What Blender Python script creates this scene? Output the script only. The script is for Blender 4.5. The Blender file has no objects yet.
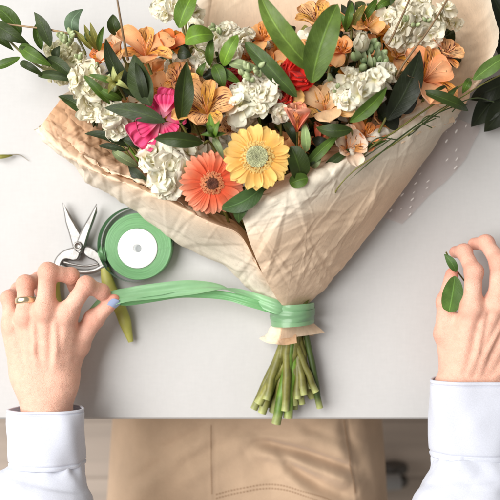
import bpy, math, random
import numpy as np
from mathutils import Vector

rnd = random.Random(7)
nr = np.random.RandomState(11)
C = bpy.context.scene.collection
S, H = 0.00115, 0.90          # metres per photo unit on the table top, camera height above the table
PI = math.pi

def P(x, y, z):
    k = S * (H - z) / H
    return np.array(((x - 250) * k, (250 - y) * k, z))
def K(z):
    return S * (H - z) / H
def lin(r, g, b):
    f = lambda v: (v / 255 / 12.92) if v / 255 <= 0.04045 else ((v / 255 + 0.055) / 1.055) ** 2.4
    return np.array((f(r), f(g), f(b)))
def unit(v):
    v = np.asarray(v, float)
    return v / (np.linalg.norm(v, axis=-1, keepdims=True) + 1e-12)

# ------------------------------------------------------------------ noise and curves
def _hash(i, j, k, s):
    n = (i * 374761393 + j * 668265263 + k * 2147483647 + s * 1274126177) & 0xffffffff
    n = ((n ^ (n >> 13)) * 1274126177) & 0xffffffff
    return ((n ^ (n >> 16)) & 0xffff) / 65535.0
def vnoise(p, s=0):
    p = np.asarray(p, float)
    f0 = np.floor(p).astype(np.int64); t = p - f0; t = t * t * (3 - 2 * t)
    r = 0
    for a in (0, 1):
        for b in (0, 1):
            for c in (0, 1):
                w = (t[..., 0] if a else 1 - t[..., 0]) * (t[..., 1] if b else 1 - t[..., 1]) * (t[..., 2] if c else 1 - t[..., 2])
                r = r + w * _hash(f0[..., 0] + a, f0[..., 1] + b, f0[..., 2] + c, s)
    return r * 2 - 1
def crease(p, scale, s):
    """creased sheet: a few folded plane waves bent by noise"""
    g = np.random.RandomState(s)
    q = p / scale
    out = 0
    for k in range(5):
        d = unit(g.normal(size=3)); ph = g.rand() * 9
        u = q @ d * (0.6 + 0.35 * k) + ph + 0.25 * vnoise(q * 0.8 + k * 3.1, s + k)
        tri = np.abs((u % 1) - 0.5) * 2
        out = out + (tri - 0.5) / (1 + 0.45 * k) * np.clip(0.5 + 0.9 * vnoise(q * 0.7 + 7 * k, s + 20 + k), 0, 1)
    return out
def facets(p, scale, s):
    """crumpled sheet: distance to the nearest of scattered points, which meets in straight sharp valleys"""
    q = p / scale; f0 = np.floor(q).astype(np.int64); best = np.full(q.shape[:-1], 9.0)
    for a in (-1, 0, 1):
        for b in (-1, 0, 1):
            for c in (-1, 0, 1):
                i, j, k = f0[..., 0] + a, f0[..., 1] + b, f0[..., 2] + c
                ctr = np.stack([i + _hash(i, j, k, s), j + _hash(i, j, k, s + 1), k + _hash(i, j, k, s + 2)], -1)
                best = np.minimum(best, np.abs(q - ctr).max(-1) * .55 + np.linalg.norm(q - ctr, axis=-1) * .45 + .25 * _hash(i, j, k, s + 5))
    return best - .55
def fold_lines(p, along, n, s, spread=.55):
    """many straight sharp creases scattered over a sheet, most of them running one way"""
    g = np.random.RandomState(s); lo, hi = p.reshape(-1, 3).min(0), p.reshape(-1, 3).max(0); a0 = math.atan2(along[1], along[0]); h = np.zeros(p.shape[:-1])
    for k in range(n):
        f = p.reshape(-1, 3)[g.randint(p.size // 3)]; th = a0 + g.normal() * spread if g.rand() < .75 else g.rand() * PI
        d = np.array((math.cos(th), math.sin(th))); L = g.uniform(.012, .065); w = L * g.uniform(.05, .17)
        x = p[..., 0] - f[0]; y = p[..., 1] - f[1]; u = (x * d[0] + y * d[1]) / L; v = (-x * d[1] + y * d[0]) / w
        tap = np.clip(1 - np.abs(u), 0, 1) ** .8; wv = v / np.maximum(.25, tap); sk = g.uniform(.5, 1.8)
        h += g.choice((-1, 1, 1)) * w * .34 * tap * np.clip(1 - np.where(wv > 0, wv * sk, -wv / sk), 0, 1)
    return h
def cr(ctrl, m):
    """Catmull-Rom through ctrl, m samples"""
    c = np.asarray(ctrl, float); n = len(c)
    if n == 2:
        t = np.linspace(0, 1, m).reshape((-1,) + (1,) * (c.ndim - 1)); return c[0] * (1 - t) + c[1] * t
    e = np.concatenate([[2 * c[0] - c[1]], c, [2 * c[-1] - c[-2]]])
    u = np.linspace(0, n - 1, m); i = np.minimum(u.astype(int), n - 2); t = (u - i).reshape((-1,) + (1,) * (c.ndim - 1))
    p0, p1, p2, p3 = e[i], e[i + 1], e[i + 2], e[i + 3]
    return 0.5 * (2 * p1 + (p2 - p0) * t + (2 * p0 - 5 * p1 + 4 * p2 - p3) * t * t + (3 * p1 - p0 - 3 * p2 + p3) * t ** 3)
def grid_surface(ctrl, nu, nv):
    a = cr(np.asarray(ctrl, float), nu)
    return np.swapaxes(cr(np.swapaxes(a, 0, 1), nv), 0, 1)
def grid_normals(g):
    du = np.gradient(g, axis=0); dv = np.gradient(g, axis=1)
    return unit(np.cross(du, dv))

# ------------------------------------------------------------------ mesh collector
def wloc(o):
    v = np.zeros(3)
    while o is not None:
        v += np.array(o.location); o = o.parent
    return v
class MB:
    def __init__(self):
        self.v, self.c, self.uv, self.q, self.t, self.n = [], [], [], [], [], 0
    def add(self, v, quads=None, tris=None, col=(1, 1, 1), uv=None):
        v = np.asarray(v, float).reshape(-1, 3); m = len(v)
        col = np.asarray(col, float)
        if col.ndim == 1: col = np.tile(col, (m, 1))
        self.v.append(v); self.c.append(col.reshape(-1, 3)); self.uv.append(np.zeros((m, 2)) if uv is None else np.asarray(uv, float).reshape(-1, 2))
        if quads is not None and len(quads): self.q.append(np.asarray(quads, int).reshape(-1, 4) + self.n)
        if tris is not None and len(tris): self.t.append(np.asarray(tris, int).reshape(-1, 3) + self.n)
        self.n += m
    def grid(self, g, col=(1, 1, 1), wrap=False, uv=None):
        nu, nv = g.shape[:2]
        i = np.arange(nu - 1)[:, None]; j = np.arange(nv if wrap else nv - 1)[None, :]; j2 = (j + 1) % nv
        q = np.stack([i * nv + j, (i + 1) * nv + j, (i + 1) * nv + j2, i * nv + j2], -1).reshape(-1, 4)
        if uv is None:
            a, b = np.meshgrid(np.linspace(0, 1, nu), np.linspace(-1, 1, nv), indexing='ij'); uv = np.stack([b, a], -1)
        self.add(g, quads=q, col=col if np.ndim(col) == 1 else np.asarray(col).reshape(-1, 3), uv=uv)
    def tube(self, pts, r, n=8, col=(1, 1, 1), cap=True, flat=1.0, up=(0, 0, 1)):
        pts = np.asarray(pts, float); m = len(pts); r = np.broadcast_to(np.asarray(r, float), (m,))
        T = unit(np.gradient(pts, axis=0)); U = np.asarray(up, float)
        sd = np.cross(T, U); bad = np.linalg.norm(sd, axis=1) < 0.05; sd[bad] = np.cross(T[bad], (1, 0.1, 0)); sd = unit(sd); nn = np.cross(sd, T)
        a = np.arange(n) * 2 * PI / n
        g = pts[:, None] + r[:, None, None] * (np.cos(a)[None, :, None] * sd[:, None] + flat * np.sin(a)[None, :, None] * nn[:, None])
        base = self.n
        self.grid(g, col=np.repeat(np.asarray(col, float)[:, None], n, 1) if np.ndim(col) == 2 else col, wrap=True)
        if cap:
            for e, o in ((0, 1), (m - 1, -1)):
                cc = col if np.ndim(col) == 1 else np.asarray(col)[e]
                k = np.arange(n)
                self.add(np.vstack([g[e], pts[e][None]]), tris=np.stack([k, (k + 1) % n, np.full(n, n)], -1), col=cc)
    def ball(self, c, r, col=(1, 1, 1), nu=8, nv=12, M=None):
        th = np.linspace(0.001, PI - 0.001, nu); ph = np.arange(nv) * 2 * PI / nv
        g = np.stack([np.sin(th)[:, None] * np.cos(ph), np.sin(th)[:, None] * np.sin(ph), np.repeat(np.cos(th)[:, None], nv, 1)], -1) * np.asarray(r)
        if M is not None: g = g @ np.asarray(M).T
        self.grid(g + np.asarray(c), col=col, wrap=True)
    def prism(self, poly, bev=0.0008, col=(1, 1, 1), z0=0, z1=0.003):
        """extruded outline (list of world xy) with a bevelled top rim"""
        p = np.asarray(poly, float)[:, :2]; n = len(p); c = p.mean(0)
        d = np.roll(p, -1, 0) - np.roll(p, 1, 0); nrm = unit(np.stack([-d[:, 1], d[:, 0]], 1))
        area = np.sum(p[:, 0] * np.roll(p[:, 1], -1) - np.roll(p[:, 0], -1) * p[:, 1])
        if area < 0: nrm = -nrm
        ring = lambda q, z: np.column_stack([q, np.full(n, z)])
        g = np.stack([ring(p, z0), ring(p, z1 - bev), ring(p + nrm * bev, z1)])
        self.grid(g, col=col, wrap=True)
        import mathutils.geometry as mg
        for e in (0, 2):
            tri = mg.tessellate_polygon([[Vector(x) for x in g[e]]])
            self.add(g[e], tris=[tuple(t) for t in tri], col=col)
    def build(self, name, mat, parent=None, smooth=True, origin=None):
        v = np.concatenate(self.v); c = np.concatenate(self.c); uv = np.concatenate(self.uv)
        q = np.concatenate(self.q) if self.q else np.zeros((0, 4), int); t = np.concatenate(self.t) if self.t else np.zeros((0, 3), int)
        base = wloc(parent) if parent is not None else np.zeros(3)
        o0 = base if origin is None else np.asarray(origin, float)
        me = bpy.data.meshes.new(name)
        me.vertices.add(len(v)); me.vertices.foreach_set('co', (v - o0).astype(np.float32).ravel())
        li = np.concatenate([q.ravel(), t.ravel()]).astype(np.int32)
        me.loops.add(len(li)); me.loops.foreach_set('vertex_index', li)
        tot = np.concatenate([np.full(len(q), 4), np.full(len(t), 3)]).astype(np.int32)
        me.polygons.add(len(tot)); me.polygons.foreach_set('loop_start', (np.cumsum(tot) - tot).astype(np.int32))
        me.polygons.foreach_set('loop_total', tot)
        me.polygons.foreach_set('use_smooth', np.full(len(tot), smooth))
        me.update(calc_edges=True)
        ca = me.color_attributes.new('Col', 'FLOAT_COLOR', 'POINT')
        ca.data.foreach_set('color', np.column_stack([c, np.ones(len(c))]).astype(np.float32).ravel())
        ul = me.uv_layers.new(name='UVMap'); ul.data.foreach_set('uv', uv[li].astype(np.float32).ravel())
        me.validate()
        me.materials.append(mat)
        o = bpy.data.objects.new(name, me); C.objects.link(o)
        o.parent = parent; o.location = tuple(o0 - base)
        return o
def thing(name, label, cat, loc=(0, 0, 0), group=None):
    o = bpy.data.objects.new(name, None); C.objects.link(o); o.location = tuple(float(x) for x in loc); o.empty_display_size = 0.01
    return tag(o, label, cat, group)
def tag(o, label, cat, group=None, kind=None):
    o['label'] = label; o['category'] = cat
    if group: o['group'] = group
    if kind: o['kind'] = kind
    return o

# ------------------------------------------------------------------ materials
class NT:
    def __init__(self, name):
        self.m = bpy.data.materials.new(name); self.m.use_nodes = True
        self.t = self.m.node_tree; self.N = self.t.nodes; self.b = self.N['Principled BSDF']; self.out = self.N['Material Output']
    def n(self, typ, **kw):
        x = self.N.new(typ)
        for k, v in kw.items(): setattr(x, k, v)
        return x
    def l(self, a, b): self.t.links.new(a, b)
    def attr(self): return self.n('ShaderNodeAttribute', attribute_name='Col').outputs['Color']
    def noise(self, scale, detail=4, rough=0.55, vec=None, sx=None):
        x = self.n('ShaderNodeTexNoise'); x.inputs['Scale'].default_value = scale; x.inputs['Detail'].default_value = detail; x.inputs['Roughness'].default_value = rough
        if vec is None:
            vec = self.n('ShaderNodeNewGeometry').outputs['Position']
        if sx is not None:
            mp = self.n('ShaderNodeMapping'); mp.inputs['Scale'].default_value = sx; self.l(vec, mp.inputs['Vector']); vec = mp.outputs['Vector']
        self.l(vec, x.inputs['Vector'])
        return x.outputs['Fac']
    def rng(self, src, a, b, c, d):
        x = self.n('ShaderNodeMapRange'); 
        for k, v in zip(('From Min', 'From Max', 'To Min', 'To Max'), (a, b, c, d)): x.inputs[k].default_value = v
        self.l(src, x.inputs['Value']); return x.outputs['Result']
    def math(self, op, a, b=None):
        x = self.n('ShaderNodeMath', operation=op)
        for i, s in enumerate((a, b)):
            if s is None: continue
            if isinstance(s, (int, float)): x.inputs[i].default_value = s
            else: self.l(s, x.inputs[i])
        return x.outputs[0]
    def mix(self, fac, a, b, blend='MIX'):
        x = self.n('ShaderNodeMix', data_type='RGBA', blend_type=blend)
        for i, s in ((0, fac), (6, a), (7, b)):
            if isinstance(s, (int, float)): x.inputs[i].default_value = s
            elif isinstance(s, (tuple, list, np.ndarray)): x.inputs[i].default_value = (*[float(q) for q in s[:3]], 1)
            else: self.l(s, x.inputs[i])
        return x.outputs[2]
    def scale(self, col, fac):      # colour times a value
        x = self.n('ShaderNodeVectorMath', operation='SCALE'); self.l(col, x.inputs[0]); self.l(fac, x.inputs['Scale']); return x.outputs[0]
    def bump(self, h, strength, dist=0.001):
        x = self.n('ShaderNodeBump'); x.inputs['Strength'].default_value = strength; x.inputs['Distance'].default_value = dist
        self.l(h, x.inputs['Height']); self.l(x.outputs['Normal'], self.b.inputs['Normal']); return x
    def base(self, col):
        if isinstance(col, (tuple, list, np.ndarray)): self.b.inputs['Base Color'].default_value = (*[float(q) for q in col[:3]], 1)
        else: self.l(col, self.b.inputs['Base Color'])
    def set(self, **kw):
        for k, v in kw.items(): self.b.inputs[k.replace('_', ' ')].default_value = v
    def translucent(self, col, fac):
        tr = self.n('ShaderNodeBsdfTranslucent'); mx = self.n('ShaderNodeMixShader'); mx.inputs[0].default_value = fac
        if isinstance(col, (tuple, list, np.ndarray)): tr.inputs['Color'].default_value = (*[float(q) for q in col[:3]], 1)
        else: self.l(col, tr.inputs['Color'])
        self.l(self.b.outputs[0], mx.inputs[1]); self.l(tr.outputs[0], mx.inputs[2]); self.l(mx.outputs[0], self.out.inputs['Surface'])

def m_petal(name='petal', stripes=False, trans=0.18, streak=0.25):
    t = NT(name); col = t.attr(); uv = t.n('ShaderNodeUVMap', uv_map='UVMap').outputs['UV']
    col = t.scale(col, t.rng(t.noise(90, 3), 0.3, 0.7, 0.86, 1.1))
    fine = t.noise(6, 3, 0.6, vec=uv, sx=(3.2, 0.25, 1))
    col = t.scale(col, t.rng(fine, 0.3, 0.7, 1 - streak * 0.5, 1 + streak * 0.35))
    if stripes:
        sp = t.noise(5.6, 1.5, 0.5, vec=uv, sx=(2.3, 0.62, 1))
        gate = t.n('ShaderNodeSeparateXYZ'); t.l(uv, gate.inputs[0])
        v = t.math('MULTIPLY', t.rng(gate.outputs[1], 0.12, 0.35, 0, 1), t.rng(gate.outputs[1], 0.8, 0.97, 1, 0))
        m = t.math('MULTIPLY', t.rng(sp, 0.51, 0.56, 0, 1), v)
        col = t.mix(m, col, lin(96, 38, 22))
    t.base(col); t.set(Roughness=0.55); t.b.inputs['Specular IOR Level'].default_value = 0.3
    t.b.inputs['Sheen Weight'].default_value = 0.15
    t.bump(fine, 0.25, 0.0006); t.translucent(col, trans)
    return t.m
def m_leaf():
    t = NT('leaf'); uv = t.n('ShaderNodeUVMap', uv_map='UVMap').outputs['UV']
    s = t.n('ShaderNodeSeparateXYZ'); t.l(uv, s.inputs[0])
    au = t.math('ABSOLUTE', s.outputs[0])
    col = t.scale(t.attr(), t.rng(t.noise(60, 5, 0.6), 0.3, 0.7, 0.72, 1.3))
    # side veins run obliquely from the midrib
    ph = t.math('SUBTRACT', t.math('MULTIPLY', s.outputs[1], 70.0), t.math('MULTIPLY', au, 16.0))
    vein = t.rng(t.math('SINE', ph), 0.75, 1.0, 0, 1)
    col = t.scale(col, t.rng(vein, 0, 1, 1.0, 1.07))
    mid = t.rng(au, 0.02, 0.09, 1, 0)
    col = t.scale(col, t.rng(mid, 0, 1, 1.0, 1.75))
    blot = t.rng(t.noise(35, 4), 0.45, 0.75, 1.0, 1.35)
    col = t.scale(col, blot)
    t.base(col); t.b.inputs['Specular IOR Level'].default_value = 0.32
    t.l(t.rng(t.noise(140, 3), 0.3, 0.7, 0.40, 0.60), t.b.inputs['Roughness'])
    hh = t.math('ADD', t.math('MULTIPLY', vein, -0.5), t.math('ADD', t.math('MULTIPLY', mid, -1.0), t.noise(260, 3)))
    t.bump(hh, 0.30, 0.0005); t.translucent(col, 0.16)
    return t.m
def m_stem():
    t = NT('stem'); col = t.scale(t.attr(), t.rng(t.noise(120, 4), 0.3, 0.7, 0.7, 1.25)); t.base(col); t.set(Roughness=0.5)
    t.bump(t.noise(300, 3), 0.3, 0.0005); return t.m
def m_paper():
    t = NT('kraft_paper'); p = t.attr()
    fib = t.noise(420, 4, 0.7, sx=(1, 0.25, 1)); big = t.noise(14, 5, 0.6)
    col = t.scale(p, t.rng(big, 0.3, 0.7, 0.9, 1.07)); col = t.scale(col, t.rng(fib, 0.3, 0.7, 0.93, 1.06))
    spk = t.rng(t.noise(700, 2, 0.5), 0.68, 0.74, 0, 0.35); col = t.mix(spk, col, lin(150, 105, 70))
    t.base(col); t.set(Roughness=0.62); t.b.inputs['Specular IOR Level'].default_value = 0.3
    h = t.math('ADD', t.math('MULTIPLY', t.noise(40, 4, .55), .35), t.math('MULTIPLY', t.noise(300, 3, .6), .10))
    t.bump(h, 0.3, 0.0018); t.translucent(col, 0.26); return t.m
def m_plain(name, col, rough=0.5, var=0.08, nscale=60, metallic=0.0, bump=0.0, bscale=200, spec=0.5, use_attr=False):
    t = NT(name)
    f = t.rng(t.noise(nscale, 5), 0.3, 0.7, 1 - var, 1 + var)
    if use_attr: c = t.scale(t.attr(), f)
    else:
        rgb = t.n('ShaderNodeRGB'); rgb.outputs[0].default_value = (*[float(q) for q in col], 1); c = t.scale(rgb.outputs[0], f)
    t.base(c); t.set(Roughness=rough, Metallic=metallic); t.b.inputs['Specular IOR Level'].default_value = spec
    if bump: t.bump(t.noise(bscale, 5, 0.6), bump, 0.001)
    return t.m
def m_skin():
    t = NT('skin'); col = t.attr()
    col = t.scale(col, t.rng(t.noise(70, 4), 0.3, 0.7, 0.93, 1.06))
    mott = t.rng(t.noise(150, 4, 0.65), 0.45, 0.75, 0, 0.22); col = t.mix(mott, col, lin(206, 122, 102))
    t.base(col); t.set(Roughness=0.52); t.b.inputs['Specular IOR Level'].default_value = 0.4
    t.b.inputs['Subsurface Weight'].default_value = 0.14; t.b.inputs['Subsurface Radius'].default_value = (0.9, 0.35, 0.2); t.b.inputs['Subsurface Scale'].default_value = 0.006
    vo = t.n('ShaderNodeTexVoronoi', feature='DISTANCE_TO_EDGE'); vo.inputs['Scale'].default_value = 900; t.l(t.n('ShaderNodeNewGeometry').outputs['Position'], vo.inputs['Vector'])
    wr = t.noise(160, 5, 0.65)
    t.bump(t.math('ADD', t.math('MULTIPLY', vo.outputs['Distance'], 0.8), wr), 0.6, 0.0011); return t.m
def m_cloth(name, col, scale=1600, rough=0.85, bump=0.3, var=0.06, trans=0.0, twill=0.0):
    t = NT(name); rgb = t.n('ShaderNodeRGB'); rgb.outputs[0].default_value = (*[float(q) for q in col], 1)
    c = t.scale(rgb.outputs[0], t.rng(t.noise(18, 5), 0.3, 0.7, 1 - var, 1 + var))
    w = t.n('ShaderNodeTexWave', wave_type='BANDS', bands_direction='DIAGONAL'); w.inputs['Scale'].default_value = scale; w.inputs['Distortion'].default_value = 1.5
    t.l(t.n('ShaderNodeNewGeometry').outputs['Position'], w.inputs['Vector'])
    c = t.scale(c, t.rng(w.outputs['Fac'], 0, 1, 1 - twill, 1 + twill))
    c = t.scale(c, t.rng(t.noise(900, 2), 0.3, 0.7, 0.95, 1.05))
    t.base(c); t.set(Roughness=rough); t.b.inputs['Specular IOR Level'].default_value = 0.2; t.b.inputs['Sheen Weight'].default_value = 0.2
    t.bump(t.math('ADD', t.math('MULTIPLY', w.outputs['Fac'], 0.3), t.noise(500, 3)), bump, 0.0006)
    if trans: t.translucent(c, trans)
    return t.m

M = {}
M['petal'] = m_petal('petal', False, 0.26); M['striped'] = m_petal('striped_petal', True, 0.26); M['white_petal'] = m_petal('white_petal', False, 0.34, 0.12)
M['leaf'] = m_leaf(); M['stem'] = m_stem(); M['paper'] = m_paper(); M['skin'] = m_skin()
M['disc'] = m_plain('flower_disc', None, 0.7, 0.2, 300, use_attr=True)
M['steel'] = m_plain('worn_steel', lin(158, 156, 153), 0.38, 0.25, 90, metallic=0.9, bump=0.25, bscale=120)
M['grip'] = m_plain('olive_grip', lin(160, 158, 78), 0.5, 0.12, 60, bump=0.2)
M['gold'] = m_plain('gold', lin(232, 216, 182), 0.25, 0.05, 60, metallic=1.0)
M['nail'] = m_plain('nail_polish', lin(150, 164, 196), 0.2, 0.04, 60)
M['bare_nail'] = m_plain('bare_nail', lin(224, 170, 158), 0.3, 0.05, 60)
M['card'] = m_plain('white_card', lin(236, 238, 238), 0.6, 0.03, 40)
M['dark'] = m_plain('dark_plastic', lin(70, 66, 62), 0.5, 0.1, 40)
M['grey'] = m_plain('grey_metal', lin(150, 150, 150), 0.45, 0.1, 30)
M['shirt'] = m_cloth('white_cotton', lin(208, 212, 224), 2600, 0.8, 0.15, 0.03, 0.12)
M['khaki'] = m_cloth('khaki_twill', lin(194, 167, 140), 1300, 0.85, 0.35, 0.09, 0, 0.06)
M['thread'] = m_cloth('khaki_thread', lin(140, 104, 70), 2000)
M['hair'] = m_plain('brown_hair', lin(70, 46, 32), 0.5, 0.3, 200, bump=0.5)

# ------------------------------------------------------------------ plant pieces
GREEN = {'dark': lin(45, 59, 20), 'deep': lin(33, 43, 17), 'shade_dark': lin(27, 34, 17), 'mid': lin(66, 90, 28), 'light': lin(90, 120, 38), 'grey': lin(116, 128, 90), 'olive': lin(116, 114, 52), 'pale': lin(166, 172, 108)}  # darkest green is for leaves in shade, the shade put into their colour
def leaf(mb, b, t, w, col, arch=0.008, lat=0.0, roll=0.0, fold=0.18, wave=0.03, nu=20, nv=9, a=0.75, bb=1.0, curl=0.0):
    """b, t: world base and tip; w: full width in metres"""
    b, t = np.asarray(b, float), np.asarray(t, float); L = np.linalg.norm(t - b); arch *= rnd.uniform(.4, 1.6); fold *= rnd.uniform(.5, 2.2); wave *= rnd.uniform(.6, 2.2); lat += L * rnd.uniform(-.05, .05)
    d = unit(t - b); sd0 = unit(np.cross(d, (0, 0, 1))); up0 = np.cross(sd0, d)
    m = (b + t) / 2 + up0 * arch + sd0 * lat
    u = np.linspace(0, 1, nu)[:, None]
    c = (1 - u) ** 2 * b + 2 * u * (1 - u) * (2 * m - (b + t) / 2) + u * u * t
    c = c - up0 * (curl * L * np.clip(u - 0.6, 0, 1) ** 2 * 4)
    T = unit(np.gradient(c, axis=0)); sd = unit(np.cross(T, up0)); nn = np.cross(sd, T)
    rr = math.radians(roll + rnd.uniform(-20, 20)); sd, nn = sd * math.cos(rr) + nn * math.sin(rr), nn * math.cos(rr) - sd * math.sin(rr)
    prof = np.clip(u, 1e-4, 1) ** a * np.clip(1 - u, 0, 1) ** bb; pm = (a / (a + bb)) ** a * (bb / (a + bb)) ** bb
    prof = prof / pm; prof[0] = 0.06
    v = np.linspace(-1, 1, nv)[None, :]
    ph = rnd.random() * 6
    hgt = fold * np.abs(v) ** 1.3 * prof * w / 2 + wave * w * np.sin(u * 9 + ph + v * 2.0) * np.abs(v) * prof
    g = c[:, None] + sd[:, None] * (v * prof * w / 2)[..., None] + nn[:, None] * hgt[..., None]
    cc = np.asarray(col) * (0.88 + 0.24 * rnd.random())
    cv = cc[None, None] * (1 + 0.12 * (v * 1.0)[..., None] * (1 if rnd.random() > 0.5 else -1)) * np.ones((nu, nv, 1))
    mb.grid(g, col=cv)
def petal(mb, b, d, n, L, W, c0, c1, a=0.7, e=5.0, f=0.5, cup=0.2, curl=0.0, ruffle=0.0, freq=5.0, nu=9, nv=7, mid=None, notch=0.0, twist=0.0):
    d = unit(d); n = unit(n - d * np.dot(n, d)); s = np.cross(d, n)
    if twist: n, s = n * math.cos(twist) + s * math.sin(twist), s * math.cos(twist) - n * math.sin(twist)
    u = np.linspace(0, 1, nu)[:, None]; v = np.linspace(-1, 1, nv)[None, :]
    pr = np.clip(u, 1e-3, 1) ** a * np.clip(1 - u ** e, 0, 1) ** f; pr = pr / pr.max(); pr[0] = max(0.08, pr[0, 0])
    ph = rnd.random() * 6.28
    ext = u * (1 - notch * np.exp(-(v / 0.25) ** 2) * u ** 3)
    y = ext * L; x = v * pr * W / 2
    z = cup * (v ** 2) * pr * W / 2 + curl * L * u ** 2 + ruffle * W * u ** 2 * (np.sin(freq * v + ph) + 0.6 * np.sin(freq * 1.9 * v + 2.3 * ph) * u)
    g = np.asarray(b) + y[..., None] * d + x[..., None] * s + z[..., None] * n
    uu = u[..., None] * np.ones((1, nv, 1))
    if mid is None: col = np.asarray(c0) * (1 - uu) + np.asarray(c1) * uu
    else: col = np.where(uu < 0.5, np.asarray(c0) * (1 - 2 * uu) + np.asarray(mid) * 2 * uu, np.asarray(mid) * (2 - 2 * uu) + np.asarray(c1) * (2 * uu - 1))
    mb.grid(g, col=np.clip(col * (0.94 + 0.12 * rnd.random()), 0, 0.92))
def frame(n):
    n = unit(n); a = np.array((0, 1.0, 0)) if abs(n[1]) < 0.9 else np.array((1.0, 0, 0))
    e1 = unit(np.cross(a, n)); return e1, np.cross(n, e1), n

BIND = (291, 312)
STEM_ENDS = [(254, 409, .012), (262, 413, .020), (268, 407, .009), (276, 424, .026), (288, 418, .022), (294, 409, .012), (302, 404, .018), (307, 393, .009), (320, 408, .014), (316, 392, .024),
             (258, 404, .024), (273, 412, .012), (282, 408, .010), (298, 399, .026), (310, 388, .018), (266, 400, .028), (285, 411, .030), (291, 402, .008), (304, 395, .028), (312, 398, .008), (279, 402, .020), (271, 398, .008), (295, 405, .020), (262, 398, .010), (300, 390, .010), (288, 396, .014)]
_se = [0]
def stem_to_bind(mb, head, r=0.0022, col=None, long=True):
    col = GREEN['olive'] * (0.7 + 0.5 * rnd.random()) if col is None else col
    i = _se[0]; _se[0] += 1
    a = i * 2.39996; q = math.sqrt((i % 13 + 0.5) / 13)
    bz = 0.021 + 0.009 * q * math.sin(a); bx = BIND[0] + 11 * q * math.cos(a)
    mid = P(head[3] if len(head) > 3 else (head[0] * 0.6 + bx * 0.4), head[1] * 0.5 + BIND[1] * 0.5, max(0.02, min(0.05, head[2] * 0.45)))
    pts = [P(head[0], head[1], head[2]), mid, P(bx, BIND[1], bz)]
    if long and i < len(STEM_ENDS):
        e = STEM_ENDS[i]; pts.append(P(e[0], e[1], e[2])); r = max(r, rnd.choice((0.0032, 0.0040, 0.0050, 0.0044)))
        if i in (3, 4): r = 0.0054; col = GREEN['light'] * (0.9 if i == 3 else 1.5)
        if i == 8: r = 0.0038; col = GREEN['dark'] * 1.6
    c = cr(pts, 26)
    cols = np.tile(col, (26, 1)); cols[-1] = GREEN['pale']
    tt = np.linspace(0, 1, 26); rr = .0015 + (r - .0015) * np.clip(tt * 1.7 - .45, 0, 1)
    for _ in range(3): rr = rr * (1 + .22 * np.exp(-((tt - rnd.uniform(.6, .97)) / .018) ** 2))
    c[1:-1] += np.array([[rnd.gauss(0, .0005) for _ in range(3)] for _ in range(24)]); cols = cols * np.array([[rnd.uniform(.85, 1.15)] for _ in range(26)])
    cols[-1] = GREEN['pale'] * .9
    mb.tube(c, rr, 9, col=cols)
def stem_part(parent, head, **kw):
    mb = MB(); stem_to_bind(mb, head, **kw); mb.build('stem', M['stem'], parent)

# ------------------------------------------------------------------ the setting
def slab(name, x0, x1, y0, y1, z0, z1, mat, bev=0.003, parent=None):
    mb = MB(); mb.prism([(x0, y0), (x1, y0), (x1, y1), (x0, y1)], bev, z0=z0, z1=z1); return mb.build(name, mat, parent, smooth=False)
def m_table():
    t = NT('painted_tabletop'); base = t.n('ShaderNodeRGB'); base.outputs[0].default_value = (*lin(190, 189, 188), 1)
    g = t.noise(9, 6, 0.6, sx=(1, 0.35, 1)); f = t.noise(330, 4, 0.6, sx=(0.25, 1, 1)); f2 = t.noise(330, 4, 0.6, sx=(1, 0.2, 1))
    c = t.scale(base.outputs[0], t.rng(g, 0.3, 0.7, 0.965, 1.02)); c = t.scale(c, t.rng(f, 0.3, 0.7, 0.982, 1.015)); c = t.scale(c, t.rng(f2, 0.3, 0.7, 0.985, 1.012))
    smu = t.rng(t.noise(26, 4, 0.6), 0.66, 0.8, 0, 0.12); c = t.mix(smu, c, lin(188, 182, 176))
    t.base(c); t.l(t.rng(t.noise(12, 4), 0.3, 0.7, 0.42, 0.6), t.b.inputs['Roughness']); t.b.inputs['Specular IOR Level'].default_value = 0.3
    t.bump(t.math('ADD', f, f2), 0.12, 0.0004); return t.m
def m_floor():
    t = NT('wood_floor'); br = t.n('ShaderNodeTexBrick'); br.inputs['Scale'].default_value = 1.0; br.inputs['Brick Width'].default_value = 0.9; br.inputs['Row Height'].default_value = 0.12; br.inputs['Mortar Size'].default_value = 0.003
    br.inputs['Color1'].default_value = (*lin(186, 172, 160), 1); br.inputs['Color2'].default_value = (*lin(177, 162, 149), 1); br.inputs['Mortar'].default_value = (*lin(150, 136, 124), 1)
    t.l(t.n('ShaderNodeNewGeometry').outputs['Position'], br.inputs['Vector'])
    c = t.scale(br.outputs['Color'], t.rng(t.noise(8, 6, 0.6, sx=(0.2, 3, 1)), 0.3, 0.7, 0.8, 1.15)); t.base(c); t.set(Roughness=0.5); return t.m
M['table'] = m_table(); M['floor'] = m_floor()
mb = MB(); mb.add([(-2.5, -2.5, -0.75), (2.5, -2.5, -0.75), (2.5, 2.5, -0.75), (-2.5, 2.5, -0.75)], quads=[(0, 1, 2, 3)])
fl = mb.build('floor', M['floor']); fl['kind'] = 'structure'
TE = P(250, 419.5, 0)[1]
tb = thing('work_table', 'pale grey painted work table under the bouquet and tools', 'table', (0, 0.2, -0.75))
slab('tabletop', -0.75, 0.75, TE, 0.62, -0.032, 0.0, M['table'], 0.0025, tb)
for sx in (-1, 1):
    for y0 in (TE + 0.04, 0.52):
        slab('leg', sx * 0.68 - 0.03, sx * 0.68 + 0.03, y0, y0 + 0.06, -0.75, -0.0325, M['table'], 0.002, tb)

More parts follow.
